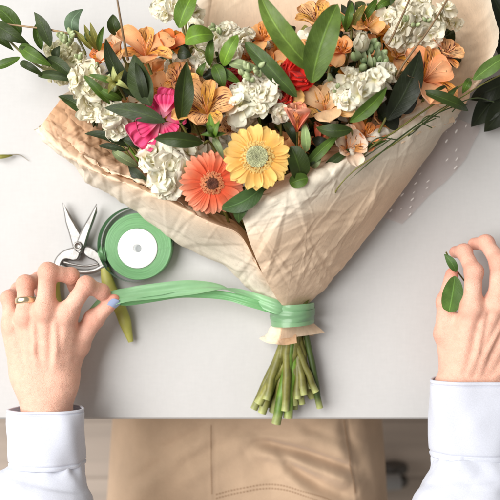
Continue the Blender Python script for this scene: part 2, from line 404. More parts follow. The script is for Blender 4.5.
# ------------------------------------------------------------------ wrapping paper
KR = lin(248, 217, 188); KRi = lin(234, 192, 154); KRp = lin(251, 231, 211)  # one paper; lit outer face paler, inside darker, light put into colour
def paper_sheet(ctrl, nu, nv, amp, scale, seed, name, cols, parent, fine=.62, along=(1, 0), stretch=.38):
    g = np.array([[P(*q) for q in row] for row in ctrl]); g = grid_surface(g, nu, nv)
    n = grid_normals(g)
    ad = unit(np.array((along[0], along[1], 0.0))); q = g - (1 - stretch) * (g @ ad)[..., None] * ad
    h = amp * .8 * crease(q, scale * 2.0, seed) + fine * fold_lines(g, along, 200, seed + 7)
    h = h * np.clip((np.linalg.norm(g[..., :2] - P(288, 311, 0)[:2], axis=-1) - .012) / .05, .12, 1)
    g = g + n * h[..., None]; g[..., 2] = np.maximum(g[..., 2], 0.0012 + 0.0006 * (seed % 4))
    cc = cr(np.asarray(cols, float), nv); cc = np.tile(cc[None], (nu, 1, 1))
    mb = MB(); mb.grid(g, col=np.clip(cc, 0, .9)); return mb.build(name, M['paper'], parent)
wrap = thing('wrapping_paper', 'crumpled tan kraft paper wrapped around the bouquet', 'wrapping paper', P(291, 312, 0.0))
rowsA = [
    [(62, 97, .030), (50, 113, .042), (40, 126, .050), (36, 129, .040), (33, 131, .030), (45, 125, .006)],
    [(88, 119, .028), (72, 137, .050), (62, 150, .070), (57, 152, .055), (52, 150, .030), (65, 145, .004)],
    [(106, 138, .030), (90, 150, .056), (80, 160, .083), (76, 164, .060), (70, 162, .030), (82, 158, .004)],
    [(122, 152, .035), (106, 164, .065), (97, 172, .094), (93, 177, .065), (88, 181, .026), (100, 175, .004)],
    [(146, 168, .045), (136, 178, .075), (130, 185, .104), (122, 195, .068), (117, 199, .020), (130, 190, .004)],
    [(174, 184, .055), (168, 193, .085), (164, 200, .110), (153, 213, .070), (147, 219, .020), (160, 210, .004)],
    [(210, 206, .065), (210, 214, .090), (208, 222, .114), (194, 236, .074), (183, 246, .020), (200, 235, .004)],
    [(243, 226, .065), (242, 230, .085), (240, 236, .108), (231, 252, .074), (222, 266, .020), (235, 255, .004)],
    [(264, 262, .055), (263, 265, .070), (260, 270, .086), (254, 279, .060), (246, 288, .020), (260, 281, .004)],
    [(284, 293, .040), (282, 294, .048), (279, 296, .056), (274, 302, .042), (269, 307, .018), (278, 305, .005)],
    [(294, 311, .036), (289, 311, .040), (284, 311, .044), (279, 312, .034), (276, 313, .016), (284, 311, .006)],
    [(296, 330, .036), (288, 331, .042), (279, 332, .046), (272, 332, .034), (267, 331, .014), (276, 330, .006)],
    [(297, 343, .040), (285, 345, .046), (275, 344, .052), (265, 342, .036), (259, 338, .014), (270, 340, .007)]]
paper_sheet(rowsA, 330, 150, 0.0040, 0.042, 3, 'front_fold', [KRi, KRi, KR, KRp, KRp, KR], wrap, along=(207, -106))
rim = [(240, 206, .120), (268, 199, .127), (300, 185, .127), (330, 169, .122), (360, 153, .114), (390, 137, .102), (422, 120, .086), (452, 112, .056), (458, 114, .022)]
inn = [(246, 216, .085), (270, 188, .080), (299, 170, .080), (326, 154, .072), (352, 140, .062), (380, 124, .052), (408, 108, .045), (442, 101, .030), (462, 112, .012)]
rowsB = []
for k, (r_, i_) in enumerate(zip(rim, inn)):
    r_, i_ = np.array(r_, float), np.array(i_, float); f = k / 8
    b0 = np.array((284 + 20 * f, 311, .047 - .03 * f * f)); sk = np.array((280 + 44 * f, 339 - 6 * f, .050 - .036 * f))
    row = [sk, b0]
    for s_ in (0.14, 0.36, 0.62, 0.85):
        q = b0 * (1 - s_) + r_ * s_; q[2] += 0.022 * math.sin(PI * s_) * (1 - 0.5 * f); q[0] += -6 * math.sin(PI * s_) * (1 - f) + 6 * f * math.sin(PI * s_); row.append(q)
    row += [r_, r_ * 0.45 + i_ * 0.55 + np.array((0, -3, .004)), i_]
    rowsB.append([tuple(q) for q in row])
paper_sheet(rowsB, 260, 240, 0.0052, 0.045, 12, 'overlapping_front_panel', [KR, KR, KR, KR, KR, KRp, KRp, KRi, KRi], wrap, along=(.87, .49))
rowsD = []
for k in range(0, 7):
    I_, R_ = np.array(rowsA[k][0], float), np.array(rowsA[k][2], float); w_ = (0, 3.5, 6, 5, 7, 5, 0)[k]; o_ = np.array((w_ * .55, -w_, -.002 - .0012 * w_))
    rowsD.append([tuple(I_ + (0, 0, -.006)), tuple(I_ * .5 + R_ * .5 + o_ * .8 + (0, 0, .002)), tuple(R_ + o_), tuple(R_ + o_ + (-2.5, 2, -.006)), tuple(R_ + o_ * .3 + (1, -1, -.03))])
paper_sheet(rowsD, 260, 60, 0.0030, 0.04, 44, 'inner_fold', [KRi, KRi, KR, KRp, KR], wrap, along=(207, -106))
rowsE = []
for k in range(3, 8):
    r_, i_ = np.array(rim[k], float), np.array(inn[k], float); w_ = (2, 6, 9, 10, 9)[k - 3]; o_ = np.array((-w_ * .45, -w_, -.003))
    rowsE.append([tuple(r_ + (2, 10, -.012)), tuple(r_ + o_ * .4 + (0, 0, -.005)), tuple(r_ + o_), tuple(r_ * .4 + i_ * .6 + o_ + (0, 0, -.004)), tuple(i_ + o_ + (0, 0, -.012))])
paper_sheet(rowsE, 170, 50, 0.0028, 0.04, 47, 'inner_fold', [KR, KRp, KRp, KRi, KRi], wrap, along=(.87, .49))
rimC = [(58, 97, .034), (100, 74, .024), (145, 52, .020), (180, 30, .018), (202, -8, .024), (222, -50, .034), (300, -70, .040), (390, -62, .060), (455, -40, .092), (488, -5, .108), (497, 32, .108), (494, 58, .094), (482, 76, .070), (462, 100, .034)]
rowsC = []
for k, r_ in enumerate(rimC):
    r_ = np.array(r_, float); f = k / (len(rimC) - 1); b0 = np.array((282 + 22 * f, 311, .010)); row = [np.array((270 + 44 * f, 336, .008)), b0]
    lift = 1.0 if 7 < k < 13 else 0.0
    for s_, zz in ((0.3, .007), (0.6, .010), (0.82, .014), (0.93, .020 + lift * .034)):
        q = b0 * (1 - s_) + r_ * s_; q[2] = zz; row.append(q)
    row.append(r_); rowsC.append([tuple(q) for q in row])
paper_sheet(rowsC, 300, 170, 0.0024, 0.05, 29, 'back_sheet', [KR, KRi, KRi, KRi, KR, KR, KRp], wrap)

# dotted tulle peeking out from under the paper
t = NT('dotted_tulle'); uv = t.n('ShaderNodeUVMap', uv_map='UVMap').outputs['UV']
mp = t.n('ShaderNodeMapping'); mp.inputs['Scale'].default_value = (3.2, 7, 1); mp.inputs['Rotation'].default_value = (0, 0, 0.5); t.l(uv, mp.inputs['Vector'])
vo = t.n('ShaderNodeTexVoronoi'); vo.inputs['Scale'].default_value = 1.0; vo.inputs['Randomness'].default_value = 0.25; t.l(mp.outputs[0], vo.inputs['Vector'])
dot = t.rng(vo.outputs['Distance'], 0.12, 0.17, 1, 0)
t.base(t.mix(dot, lin(196, 170, 164), lin(240, 236, 232))); t.set(Roughness=0.6)
tr = t.n('ShaderNodeBsdfTransparent'); mx = t.n('ShaderNodeMixShader'); t.l(t.rng(dot, 0, 1, 0.26, 0.9), mx.inputs[0]); t.l(tr.outputs[0], mx.inputs[1]); t.l(t.b.outputs[0], mx.inputs[2]); t.l(mx.outputs[0], t.out.inputs['Surface'])
M['tulle'] = t.m
ctrl = [[(372, 214, .016), (388, 219, .008), (402, 224, .003)], [(398, 184, .018), (414, 190, .009), (428, 197, .003)], [(428, 148, .020), (446, 158, .012), (460, 166, .003)], [(450, 116, .022), (466, 122, .014), (481, 128, .004)]]
g = grid_surface(np.array([[P(*q) for q in r] for r in ctrl]), 70, 26); g = g + grid_normals(g) * (0.0018 * crease(g, 0.03, 5))[..., None]; g[..., 2] = np.maximum(g[..., 2], 0.0012)
mb = MB(); mb.grid(g); tag(mb.build('dotted_tulle', M['tulle']), 'sheer pinkish tulle with small white dots beside the kraft paper', 'tulle')

# ------------------------------------------------------------------ flowers
FG = 'flowers in the bouquet'
def gerbera(px, py, z, rpx, tilt, cin, ctip, disc, ring, label, spin=0.0, n=22, dr=0.31, mid=None):
    R = rpx * K(z); c = P(px, py, z); e1, e2, nn = frame(np.array(tilt, float))
    o = thing('gerbera', label, 'flower', c, FG)
    mb = MB()
    for layer, (cnt, ln, dz, cv) in enumerate(((n, 1.0, -0.02, -0.12), (n - 1, 0.97, 0.01, -0.06))):
        for k in range(cnt):
            a = spin + (k + 0.5 * layer + rnd.uniform(-.22, .22)) * 2 * PI / cnt
            d = e1 * math.cos(a) + e2 * math.sin(a)
            L = R * (ln - 0.24) * rnd.uniform(0.93, 1.05)
            petal(mb, c + d * R * 0.24 + nn * R * dz, d + nn * rnd.uniform(-.05, .10), nn, L, R * (6.3 / n) * rnd.uniform(.85, 1.15), cin, ctip, a=0.42, e=4.5, f=0.6, cup=rnd.uniform(-.1, .34), curl=cv + rnd.uniform(-.10, .12), ruffle=0.02, freq=4, nu=12, nv=9, notch=0.0, twist=rnd.uniform(-.28, .28), mid=mid)
    mb.build('petals', M['petal'], o)
    mb = MB()
    for k in range(260):
        a = k * 2.39996; q = dr - .02 + 0.17 * rnd.random(); d = e1 * math.cos(a) + e2 * math.sin(a)
        petal(mb, c + d * R * q + nn * R * (0.085 - .36 * (q - dr)), d + nn * rnd.uniform(-.06, .10), nn, R * rnd.uniform(.05, .11), R * 0.034, ring * rnd.uniform(.45, .8), ring * rnd.uniform(.8, 1.1), nu=5, nv=3, cup=0.3, curl=-.15)
    mb.build('inner_florets', M['petal'], o)
    mb = MB()
    th = np.linspace(0, 1, 9); aa = np.arange(28) * 2 * PI / 28
    g = np.array([[c + (e1 * math.cos(x) + e2 * math.sin(x)) * R * (dr + .02) * q + nn * R * (0.075 + 0.02 * math.cos(q * 1.3) - 0.04 * (1 - q) ** 2) for x in aa] for q in np.maximum(th, .02)])
    mb.grid(g, col=disc * 0.8, wrap=True)
    for k in range(190):
        q = math.sqrt((k + .5) / 190); a = k * 2.39996; d = e1 * math.cos(a) + e2 * math.sin(a)
        mb.ball(c + d * R * dr * q + nn * R * (0.09 + 0.02 * math.cos(q * 1.3) - 0.04 * (1 - q) ** 2), R * 0.022 * rnd.uniform(.8, 1.2), col=disc * (0.8 + 0.5 * q) * rnd.uniform(.8, 1.2), nu=4, nv=6)
    mb.build('flower_disc', M['disc'], o)
    stem_part(o, (px, py, z - 0.01), r=0.003)
gerbera(257, 157, .148, 34, (-0.05, 0.05, 1), lin(236, 168, 60), lin(250, 212, 128), lin(178, 180, 140), lin(246, 214, 130), 'yellow gerbera daisy with a grey green centre', .1)
gerbera(212, 183, .136, 33, (0.16, -0.30, 1), lin(236, 84, 48), lin(250, 170, 136), lin(92, 50, 34), lin(248, 160, 110), 'coral orange gerbera daisy with a dark brown centre', .4, 30, .17, lin(246, 118, 78))

def floret(mb, c, n, r, cw, cb, layers=3):
    n = unit(unit(n) + np.array((rnd.uniform(-.4, .4), rnd.uniform(-.4, .4), 0)))
    e1, e2, n = frame(n); s0 = rnd.random() * 6
    for ly in range(layers):
        m = (5, 4, 3, 3)[ly]; el = (0.10, 0.7, 1.7, 2.4)[ly]; ln = (1.15, .88, .6, .45)[ly]
        for k in range(m):
            a = s0 + ly * .8 + (k + rnd.uniform(-.35, .35)) * 2 * PI / m; d = e1 * math.cos(a) + e2 * math.sin(a)
            ee = el + rnd.uniform(-.35, .5); sc_ = rnd.uniform(.75, 1.2)
            petal(mb, c + n * r * (0.10 * ly + rnd.uniform(-.08, .08)), d + n * ee, n - d * ee * .7, r * ln * sc_, r * ln * rnd.uniform(1.0, 1.5), cb, cw, a=0.7, e=5, f=0.5, cup=rnd.uniform(-.25, .45), curl=rnd.uniform(-.55, .15), ruffle=rnd.uniform(.07, .17), freq=rnd.uniform(3, 6.5), nu=10, nv=11, mid=cw * .98, twist=rnd.uniform(-.4, .4))
WHITE, CREAM = lin(252, 245, 226), lin(251, 243, 220)
def bud(mb, c, d, L, r, col, tipcol):
    d = unit(d); pts = np.array([c + d * L * q for q in np.linspace(0, 1, 9)]); rr = r * np.sin(np.linspace(0.35, PI - .12, 9)) ** .8
    mb.tube(pts, rr, 9, col=np.array([col * (1 - q) + tipcol * q for q in np.linspace(0, 1, 9)]))
def stock(label, pts, z, white=WHITE, base=None, buds=(), group=FG, dome=0.02, layers=3):
    base = lin(214, 208, 140) if base is None else base
    pts = np.array(pts, float); cx, cy = pts[:, 0].mean(), pts[:, 1].mean(); R = max(np.hypot(pts[:, 0] - cx, pts[:, 1] - cy)) + 6
    o = thing('stock_flower', label, 'flower', P(cx, cy, z), group)
    mb = MB()
    for x, y, r in pts:
        x += rnd.uniform(-3.5, 3.5); y += rnd.uniform(-3.5, 3.5)
        q = math.hypot(x - cx, y - cy) / R; zz = z + dome * (.9 - q * q) + rnd.uniform(-.008, .007)
        nn = np.array(((x - cx) / R * .9 + rnd.uniform(-.6, .6), -(y - cy) / R * .9 + rnd.uniform(-.6, .6), 1.0))
        floret(mb, P(x, y, zz), nn, r * K(zz) * rnd.uniform(.95, 1.45), white * rnd.uniform(.95, 1.0), base, layers)
    # soft fill below so that the spike has a body
    for k in range(int(len(pts) * .8)):
        x, y, r = pts[rnd.randrange(len(pts))]; floret(mb, P(x + rnd.uniform(-6, 6), y + rnd.uniform(-6, 6), z - rnd.uniform(.008, .02)), np.array((rnd.uniform(-.6, .6), rnd.uniform(-.6, .6), 1)), r * K(z), white * .97, base, 2)
    mb.build('petals', M['white_petal'], o)
    if buds:
        mb = MB()
        for x, y, zz, r in buds:
            for k in range(3): bud(mb, P(x + rnd.uniform(-2, 2), y + rnd.uniform(-2, 2), zz), (rnd.uniform(-.5, .5), rnd.uniform(-.2, .9), rnd.uniform(.3, 1)), r * 2.2 * K(zz), r * .62 * K(zz), lin(112, 130, 82), lin(172, 184, 138))
        mb.build('buds', M['stem'], o)
    stem_part(o, (cx, cy, z - .005), r=.0026)
stock('white ruffled stock between the pink bloom and the coral gerbera', [(160, 152, 11), (174, 150, 11), (187, 155, 10), (155, 168, 11), (169, 166, 12), (183, 170, 10), (160, 182, 11), (172, 186, 10), (150, 158, 9), (180, 182, 8), (164, 192, 7)], .112)
stock('white stock with silver green bud tip above the yellow gerbera', [(236, 92, 9), (248, 88, 9), (262, 82, 9), (274, 87, 9), (240, 106, 11), (254, 100, 10), (267, 97, 10), (277, 106, 9), (261, 112, 9), (236, 121, 9), (247, 120, 8), (281, 117, 8), (256, 90, 8)], .112, buds=[(249, 72, .13, 5), (256, 70, .132, 5), (244, 76, .13, 4), (252, 80, .134, 4), (260, 76, .13, 4)])
stock('cream stock tucked into the left end of the bouquet above the paper', [(82, 72, 10), (94, 78, 10), (84, 89, 11), (97, 93, 10), (89, 103, 10), (76, 84, 8), (92, 113, 8), (102, 84, 8), (86, 64, 7)], .085, CREAM, lin(214, 208, 140), buds=[(98, 68, .105, 4), (108, 80, .11, 4), (112, 92, .11, 4)])
stock('small white stock just under the cream one beside the paper fold', [(108, 117, 10), (118, 123, 10), (112, 131, 8), (122, 114, 8), (103, 110, 7), (121, 131, 7)], .085)
stock('large white frilly stock right of the two broad upright leaves', [(345, 80, 10), (357, 91, 11), (349, 100, 10), (372, 79, 10), (385, 82, 9), (378, 94, 9), (365, 104, 9), (342, 96, 8), (391, 73, 8), (360, 78, 8), (335, 88, 7)], .112, buds=[(331, 80, .13, 3.5), (336, 90, .13, 3)])
stock('pale cream stock at the upper right beside the inner paper wall', [(400, 30, 9), (412, 20, 10), (425, 12, 10), (437, 19, 9), (445, 8, 9), (405, 12, 9), (390, 15, 9), (417, 35, 9), (431, 31, 8), (395, 40, 8), (409, 42, 7), (383, 5, 9), (450, 20, 7), (420, 0, 9)], .085, lin(246, 240, 220), buds=[(415, 27, .11, 3.5), (428, 22, .11, 3), (404, 22, .11, 3.5)])
stock('small flowered white stock half hidden by the round bright leaves', [(194, 30, 8), (215, 35, 8), (228, 32, 8), (240, 42, 8), (235, 54, 8), (200, 55, 8), (206, 70, 8), (225, 50, 8), (190, 60, 8), (196, 76, 7), (248, 36, 7), (218, 80, 7)], .085, buds=[(214, 28, .11, 3.5), (220, 34, .11, 3.5)])
stock('white flower at the very top of the bouquet with yellow green centres', [(163, 2, 9), (175, 8, 9), (168, 12, 8), (182, 2, 9), (192, 10, 8), (186, 20, 7), (176, -6, 8)], .07, WHITE, lin(196, 192, 84))
stock('pale tight stock buds among the willowy leaves on the left', [(52, 48, 6), (60, 55, 6), (66, 47, 6), (48, 66, 6), (56, 72, 7), (70, 60, 7), (77, 52, 6), (63, 80, 6)], .055, lin(236, 232, 200), lin(186, 190, 124), buds=[(66, 42, .085, 5), (60, 38, .085, 4.5), (70, 36, .085, 4.5), (72, 44, .085, 4), (80, 58, .085, 4)], dome=.012)

def alstro(px, py, z, spx, axis, label, outer, outer_tip, inner, spin=0.0, openness=1.0, stripe_all=False, no=3):
    s = spx * 1.0 * K(z); c = P(px, py, z); e1, e2, ax = frame(np.array(axis, float))
    o = thing('alstroemeria', label, 'flower', c, FG)
    mo, mi, st = MB(), MB(), MB()
    for k in range(6):
        a = spin + k * PI / 3 + rnd.uniform(-.12, .12); inn_ = k % 2 == 1
        d = e1 * math.cos(a) + e2 * math.sin(a); sd = np.cross(ax, d)
        nu, nv = 18, 11; u = np.linspace(0, 1, nu)[:, None]; v = np.linspace(-1, 1, nv)[None, :]
        op = openness * rnd.uniform(.55, 1.2); lb = rnd.uniform(.88, 1.12)
        A = (.95 * u - .42 * op * u ** 2.4) * s * lb; Rr = (.10 * u + .78 * op * u ** 1.7) * s * lb
        cen = c + ax * A[..., None] + d * Rr[..., None]; cen = cen[:, 0] if cen.ndim == 3 else cen
        T = unit(np.gradient(cen, axis=0)); nn = np.cross(sd, T)
        W = (.46 if inn_ else .78) * s * rnd.uniform(.88, 1.12)
        pr = u ** (.95 if inn_ else .8) * np.clip(1 - u ** (5 if inn_ else 7), 0, 1) ** .55; pr = pr / pr.max(); pr[0] = .1
        ph = rnd.random() * 6
        hz = (rnd.uniform(.1, .6) * v ** 2 * pr * W / 2) + .06 * W * np.sin(v * 4 + ph + u * 4) * u ** 1.5 + .03 * W * np.sin(v * 9 + 2 * ph) * u ** 3
        g = cen[:, None] + sd * (v * pr * W / 2)[..., None] - nn[:, None] * hz[..., None]
        uu = u[..., None] * np.ones((1, nv, 1)); vv = np.abs(v)[..., None] * np.ones((nu, 1, 1))
        if inn_: col = (np.array(inner) * .55 + lin(250, 184, 52) * .45) * (1 - uu ** 4) + np.array(outer_tip) * uu ** 4
        else: col = np.array(outer) * (1 - uu) + np.array(outer_tip) * uu; 
        if not inn_: col = col * (1 - .30 * (1 - vv) * np.sin(uu * 3)) + lin(250, 226, 186) * .30 * (1 - vv) * np.sin(uu * 3)
        (mi if inn_ else mo).grid(g, col=np.clip(col * rnd.uniform(.93, 1.05), 0, .9))
    for k in range(5):
        a = spin + k * 1.26 + .3; d = e1 * math.cos(a) + e2 * math.sin(a); q = rnd.uniform(.12, .3)
        pts = cr([c, c + ax * s * .45 + d * s * .05, c + ax * s * .80 + d * s * q], 8); st.tube(pts, s * .014, 5, col=lin(236, 170, 120)); st.ball(pts[-1], (s * .016, s * .03, s * .016), col=lin(150, 110, 70), nu=5, nv=6)
    mo.build('outer_petals', M['striped'] if stripe_all else M['petal'], o); mi.build('inner_petals', M['striped'], o); st.build('stamens', M['stem'], o)
    stem_part(o, (px, py, z - .004), r=.002)
PEACH, PTIP, APR, ORG = lin(246, 134, 54), lin(252, 184, 124), lin(252, 174, 60), lin(244, 100, 32)
alstro(146, 60, .095, 33, (.05, .55, .8), 'peach alstroemeria with orange streaks at the top left of the bouquet', PEACH, PTIP, lin(236, 150, 70), .5)
alstro(122, 55, .075, 24, (-.5, .5, .8), 'small pale peach alstroemeria behind the dark leaves on the left', PTIP, lin(246, 208, 176), APR, .1)
alstro(180, 84, .095, 24, (-.1, .5, .9), 'orange streaked alstroemeria above the single upright dark leaf', PEACH, PTIP, lin(238, 160, 74), .9, stripe_all=True)
alstro(208, 116, .115, 35, (-.1, .35, .9), 'heavily streaked golden alstroemeria left of the white stock', APR, PTIP, lin(240, 178, 80), .25, stripe_all=True)
alstro(325, 112, .104, 32, (-.1, .35, .9), 'pale apricot alstroemeria right of the salmon trumpet', lin(240, 186, 130), lin(246, 206, 160), lin(242, 182, 92), .7)
alstro(420, 84, .092, 39, (.34, .42, .8), 'large orange peach alstroemeria beside the right paper wall', lin(246, 140, 70), lin(250, 176, 124), lin(246, 160, 60), .2, .95)
alstro(346, 152, .105, 27, (.25, .3, .9), 'white and peach alstroemeria at the lower right above the paper rim', lin(240, 196, 160), lin(244, 224, 204), PEACH, .6)
alstro(362, 140, .100, 22, (.4, .3, .9), 'small orange alstroemeria at the far lower right of the blooms', PEACH, lin(240, 160, 110), ORG, .2)
alstro(297, 132, .124, 33, (0, .85, .52), 'salmon red trumpet shaped alstroemeria right of the yellow gerbera', lin(232, 92, 60), lin(244, 170, 140), lin(230, 100, 60), .3, .42)
alstro(318, 142, .108, 22, (.2, .8, .5), 'small salmon alstroemeria bud opening under the apricot bloom', lin(232, 92, 60), lin(240, 130, 96), lin(230, 100, 60), .8, .35)
alstro(290, 106, .112, 23, (-.2, .3, .9), 'golden alstroemeria between the red bloom and the salmon trumpet', APR, lin(244, 196, 120), lin(238, 160, 70), .2)
alstro(316, 30, .075, 28, (.05, .5, .85), 'streaked yellow alstroemeria between the two broad upright leaves', lin(240, 180, 110), PTIP, lin(240, 190, 90), .1, stripe_all=True)
alstro(366, 32, .085, 25, (.1, .5, .85), 'golden peach alstroemeria behind the white bud', APR, PTIP, lin(240, 176, 80), .9)
alstro(342, 54, .085, 20, (-.2, .3, .9), 'little orange alstroemeria beside the white bud', PEACH, PTIP, ORG, .4)
alstro(264, 42, .075, 20, (-.2, .4, .9), 'small apricot alstroemeria behind the left broad leaf', APR, PTIP, ORG, .4)
alstro(395, 60, .075, 22, (.2, .3, .9), 'pale gold alstroemeria in front of the cream stock', lin(236, 190, 130), PTIP, APR, .4)

for k_, (x_, y_, z_, s_, ax_, lab_) in enumerate([(168, 98, .088, 24, (-.3, .2, .9), 'peach alstroemeria peeping out between two dark leaves above the pink bloom'), (232, 132, .098, 22, (.1, .2, 1), 'peach alstroemeria touching the upper left of the yellow gerbera'), (272, 70, .072, 22, (-.1, .4, .9), 'orange alstroemeria low between white stock and left broad leaf'),
    (330, 66, .07, 20, (.1, .4, .9), 'small peach alstroemeria low beside the right broad leaf'), (378, 118, .086, 24, (.3, .1, .9), 'orange alstroemeria low between the frilly stock and shade-darkened leaf'), (196, 92, .09, 22, (.1, .4, .9), 'apricot alstroemeria behind the heavily streaked golden bloom'),
    (250, 62, .07, 22, (0, .4, .9), 'pale peach alstroemeria low among the bright oval leaves'), (108, 62, .07, 20, (-.4, .4, .9), 'pale apricot alstroemeria at the far left above the cream stock'), (336, 34, .07, 22, (.1, .5, .8), 'golden alstroemeria low at the top, right of the right broad leaf'), (195, 72, .082, 20, (.2, .3, .9), 'small peach alstroemeria near the round bright leaf'), (440, 60, .085, 25, (.4, .5, .8), 'peach alstroemeria at the foot of the right paper wall, above the large orange one'), (168, 52, .085, 23, (.3, .5, .8), 'pale peach alstroemeria right of the brown twig, below the top white flower'), (296, 150, .09, 18, (0, .2, 1), 'small deep orange alstroemeria low in the dark gap beside the yellow gerbera')]):
    alstro(x_, y_, z_, s_, ax_, lab_, (PEACH, APR, PTIP, ORG)[k_ % 4], (PTIP, lin(248, 210, 176), PTIP, PEACH)[k_ % 4], (APR, lin(240, 178, 80), ORG, APR)[k_ % 4], k_ * .37, .9, stripe_all=k_ % 3 == 1)

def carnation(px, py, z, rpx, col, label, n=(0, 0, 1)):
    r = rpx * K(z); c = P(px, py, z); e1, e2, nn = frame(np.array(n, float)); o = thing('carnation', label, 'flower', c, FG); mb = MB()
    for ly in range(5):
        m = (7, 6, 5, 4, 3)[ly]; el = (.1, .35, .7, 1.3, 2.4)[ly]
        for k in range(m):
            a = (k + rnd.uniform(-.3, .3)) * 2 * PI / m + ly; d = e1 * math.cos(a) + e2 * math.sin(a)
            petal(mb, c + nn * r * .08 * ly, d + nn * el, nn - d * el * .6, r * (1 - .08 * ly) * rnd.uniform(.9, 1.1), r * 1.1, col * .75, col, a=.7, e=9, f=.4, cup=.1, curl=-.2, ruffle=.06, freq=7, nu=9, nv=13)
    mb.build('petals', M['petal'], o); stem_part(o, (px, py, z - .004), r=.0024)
RED = lin(226, 40, 26)
carnation(299, 73, .122, 19, RED, 'red carnation wedged between the broad green leaves')
carnation(280, 97, .112, 18, RED * .95, 'red carnation behind the white stock, above the salmon trumpet')
carnation(236, 82, .098, 15, lin(170, 26, 28), 'dark red carnation mostly hidden under the small leaves')
# pink bloom: broad fan petals
o = thing('godetia', 'hot pink frilled bloom among dark leaves on the left', 'flower', P(158, 122, .11), FG); mb = MB()
HP, HP2 = lin(222, 40, 104), lin(240, 96, 146)
for bx, by, ang, L, W, zz in ((160, 121, 222, 34, 36, .120), (161, 122, 262, 26, 24, .118), (163, 118, 72, 30, 26, .118), (166, 120, 20, 20, 22, .116), (160, 118, 130, 20, 22, .112), (164, 122, 310, 16, 18, .122), (165, 112, 88, 18, 22, .126), (158, 122, 200, 22, 20, .126)):
    a = math.radians(ang); k_ = K(zz)
    petal(mb, P(bx, by, zz), np.array((math.cos(a), math.sin(a), .25)), np.array((0, 0, 1.)), L * k_, W * k_, lin(246, 170, 190), HP2, a=.8, e=8, f=.35, cup=.15, curl=-.14, ruffle=.06, freq=13, nu=22, nv=33, mid=HP)
mb.build('petals', M['petal'], o); stem_part(o, (160, 120, .105))
# lisianthus bud
o = thing('lisianthus_bud', 'closed white flower bud above the frilly white stock', 'flower bud', P(360, 44, .12), FG); mb = MB()
bud(mb, P(360, 50, .104), (-.02, .30, 1), .026, .0086, lin(220, 218, 180), WHITE)
for k in range(6):
    a = k * 2.4; q = np.array((math.cos(a), math.sin(a), 0))
    petal(mb, P(360, 49, .106) + q * .0062, np.array((-.02, .30, 1)) + q * .25, q * -1, .023, .017, lin(214, 214, 170), WHITE, a=.6, e=4, f=.6, cup=.6, curl=.34, ruffle=.02, nu=12, nv=11)
mb.build('petals', M['white_petal'], o); mb = MB()
for x, y in ((368, 55), (376, 50), (365, 64), (380, 58), (372, 68), (356, 60), (384, 66), (361, 70), (377, 62), (370, 46)):
    bud(mb, P(x, y, .105), (rnd.uniform(-.4, .6), rnd.uniform(.1, 1), .7), .012, .0042, lin(96, 122, 78), lin(160, 178, 128))
for k in range(6):
    x, y = 358 + 5 * k, 52 + 3 * (k % 3); leaf(mb, P(x, y + 8, .10), P(x + rnd.uniform(-6, 8), y - 8, .115), .006, GREEN['grey'])
mb.build('calyx', M['stem'], o); stem_part(o, (362, 60, .10))

# ------------------------------------------------------------------ greenery
GG = 'leafy branches in the bouquet'
def sprig(label, stem, leaves, name='leaf_branch', twig=None, bind=True, r=.0013, group=GG):
    o = thing(name, label, 'leafy branch', P(*stem[-1]), group); mb = MB()
    pts = [P(*q) for q in stem]
    if bind: pts += [P(stem[-1][0] * .5 + BIND[0] * .5, stem[-1][1] * .5 + BIND[1] * .5, .035), P(BIND[0] + rnd.uniform(-8, 8), BIND[1], .026)]
    mb.tube(cr(pts, 12 * len(pts)), r, 7, col=GREEN['olive'] * .8 if twig is None else twig)
    for (bx, by, bz, tx, ty, tz, w, cn, *ex) in leaves:                    # petioles
        pass
    mb.build('stem', M['stem'], o)
    for (bx, by, bz, tx, ty, tz, w, cn, *ex) in leaves:
        kw = ex[0] if ex else {}; mb = MB(); zz = (bz + tz) / 2
        leaf(mb, P(bx, by, bz), P(tx, ty, tz), w * K(zz), GREEN[cn] if isinstance(cn, str) else cn, **kw); mb.build('leaf', M['leaf'], o)
    return o
D = dict
sprig('long willowy leaf branch reaching out past the left edge', [(-6, 32, .06), (8, 40, .062), (22, 53, .066), (42, 68, .07), (78, 83, .075)],
      [(21, 35, .07, -8, 6, .065, 15, 'mid', D(lat=.004)), (-4, 24, .07, 30, 45, .075, 15, 'dark'), (-6, 36, .06, 14, 51, .066, 10, 'dark'), (20, 57, .06, -10, 67, .058, 11, 'mid', D(lat=-.002)), (19, 47, .075, 50, 67, .078, 13, 'mid'),
       (50, 66, .07, 19, 47, .082, 12, 'dark', D(lat=.003, roll=20)), (20, 63, .065, 46, 78, .07, 8, 'dark'), (38, 76, .068, 80, 83, .076, 9, 'dark')])
sprig('twin pointed leaf pair standing upright left of the cream stock', [(50, 50, .075), (60, 60, .07), (80, 84, .065)],
      [(50, 47, .08, 34, 12, .085, 13, 'dark', D(lat=.003, roll=18)), (42, 50, .075, 38, 22, .075, 9, 'mid', D(roll=-20)), (47, 58, .078, 75, 78, .086, 13, 'dark'), (22, 48, .08, 52, 66, .086, 13, 'mid'), (56, 60, .076, 60, 46, .08, 9, 'deep')])
sprig('grey green curling leaf at the top left beside spiky olive leaves', [(78, 38, .07), (85, 52, .07), (95, 72, .06)],
      [(78, 38, .075, 83, 9, .085, 15, lin(88, 108, 84), D(lat=-.006, curl=.12)), (97, 50, .08, 84, 24, .09, 7, 'olive'), (98, 50, .082, 90, 22, .095, 7, 'olive'), (99, 52, .084, 104, 26, .09, 6, 'mid'), (92, 50, .08, 74, 30, .088, 6, 'olive'), (95, 45, .08, 86, 32, .08, 9, 'dark')])
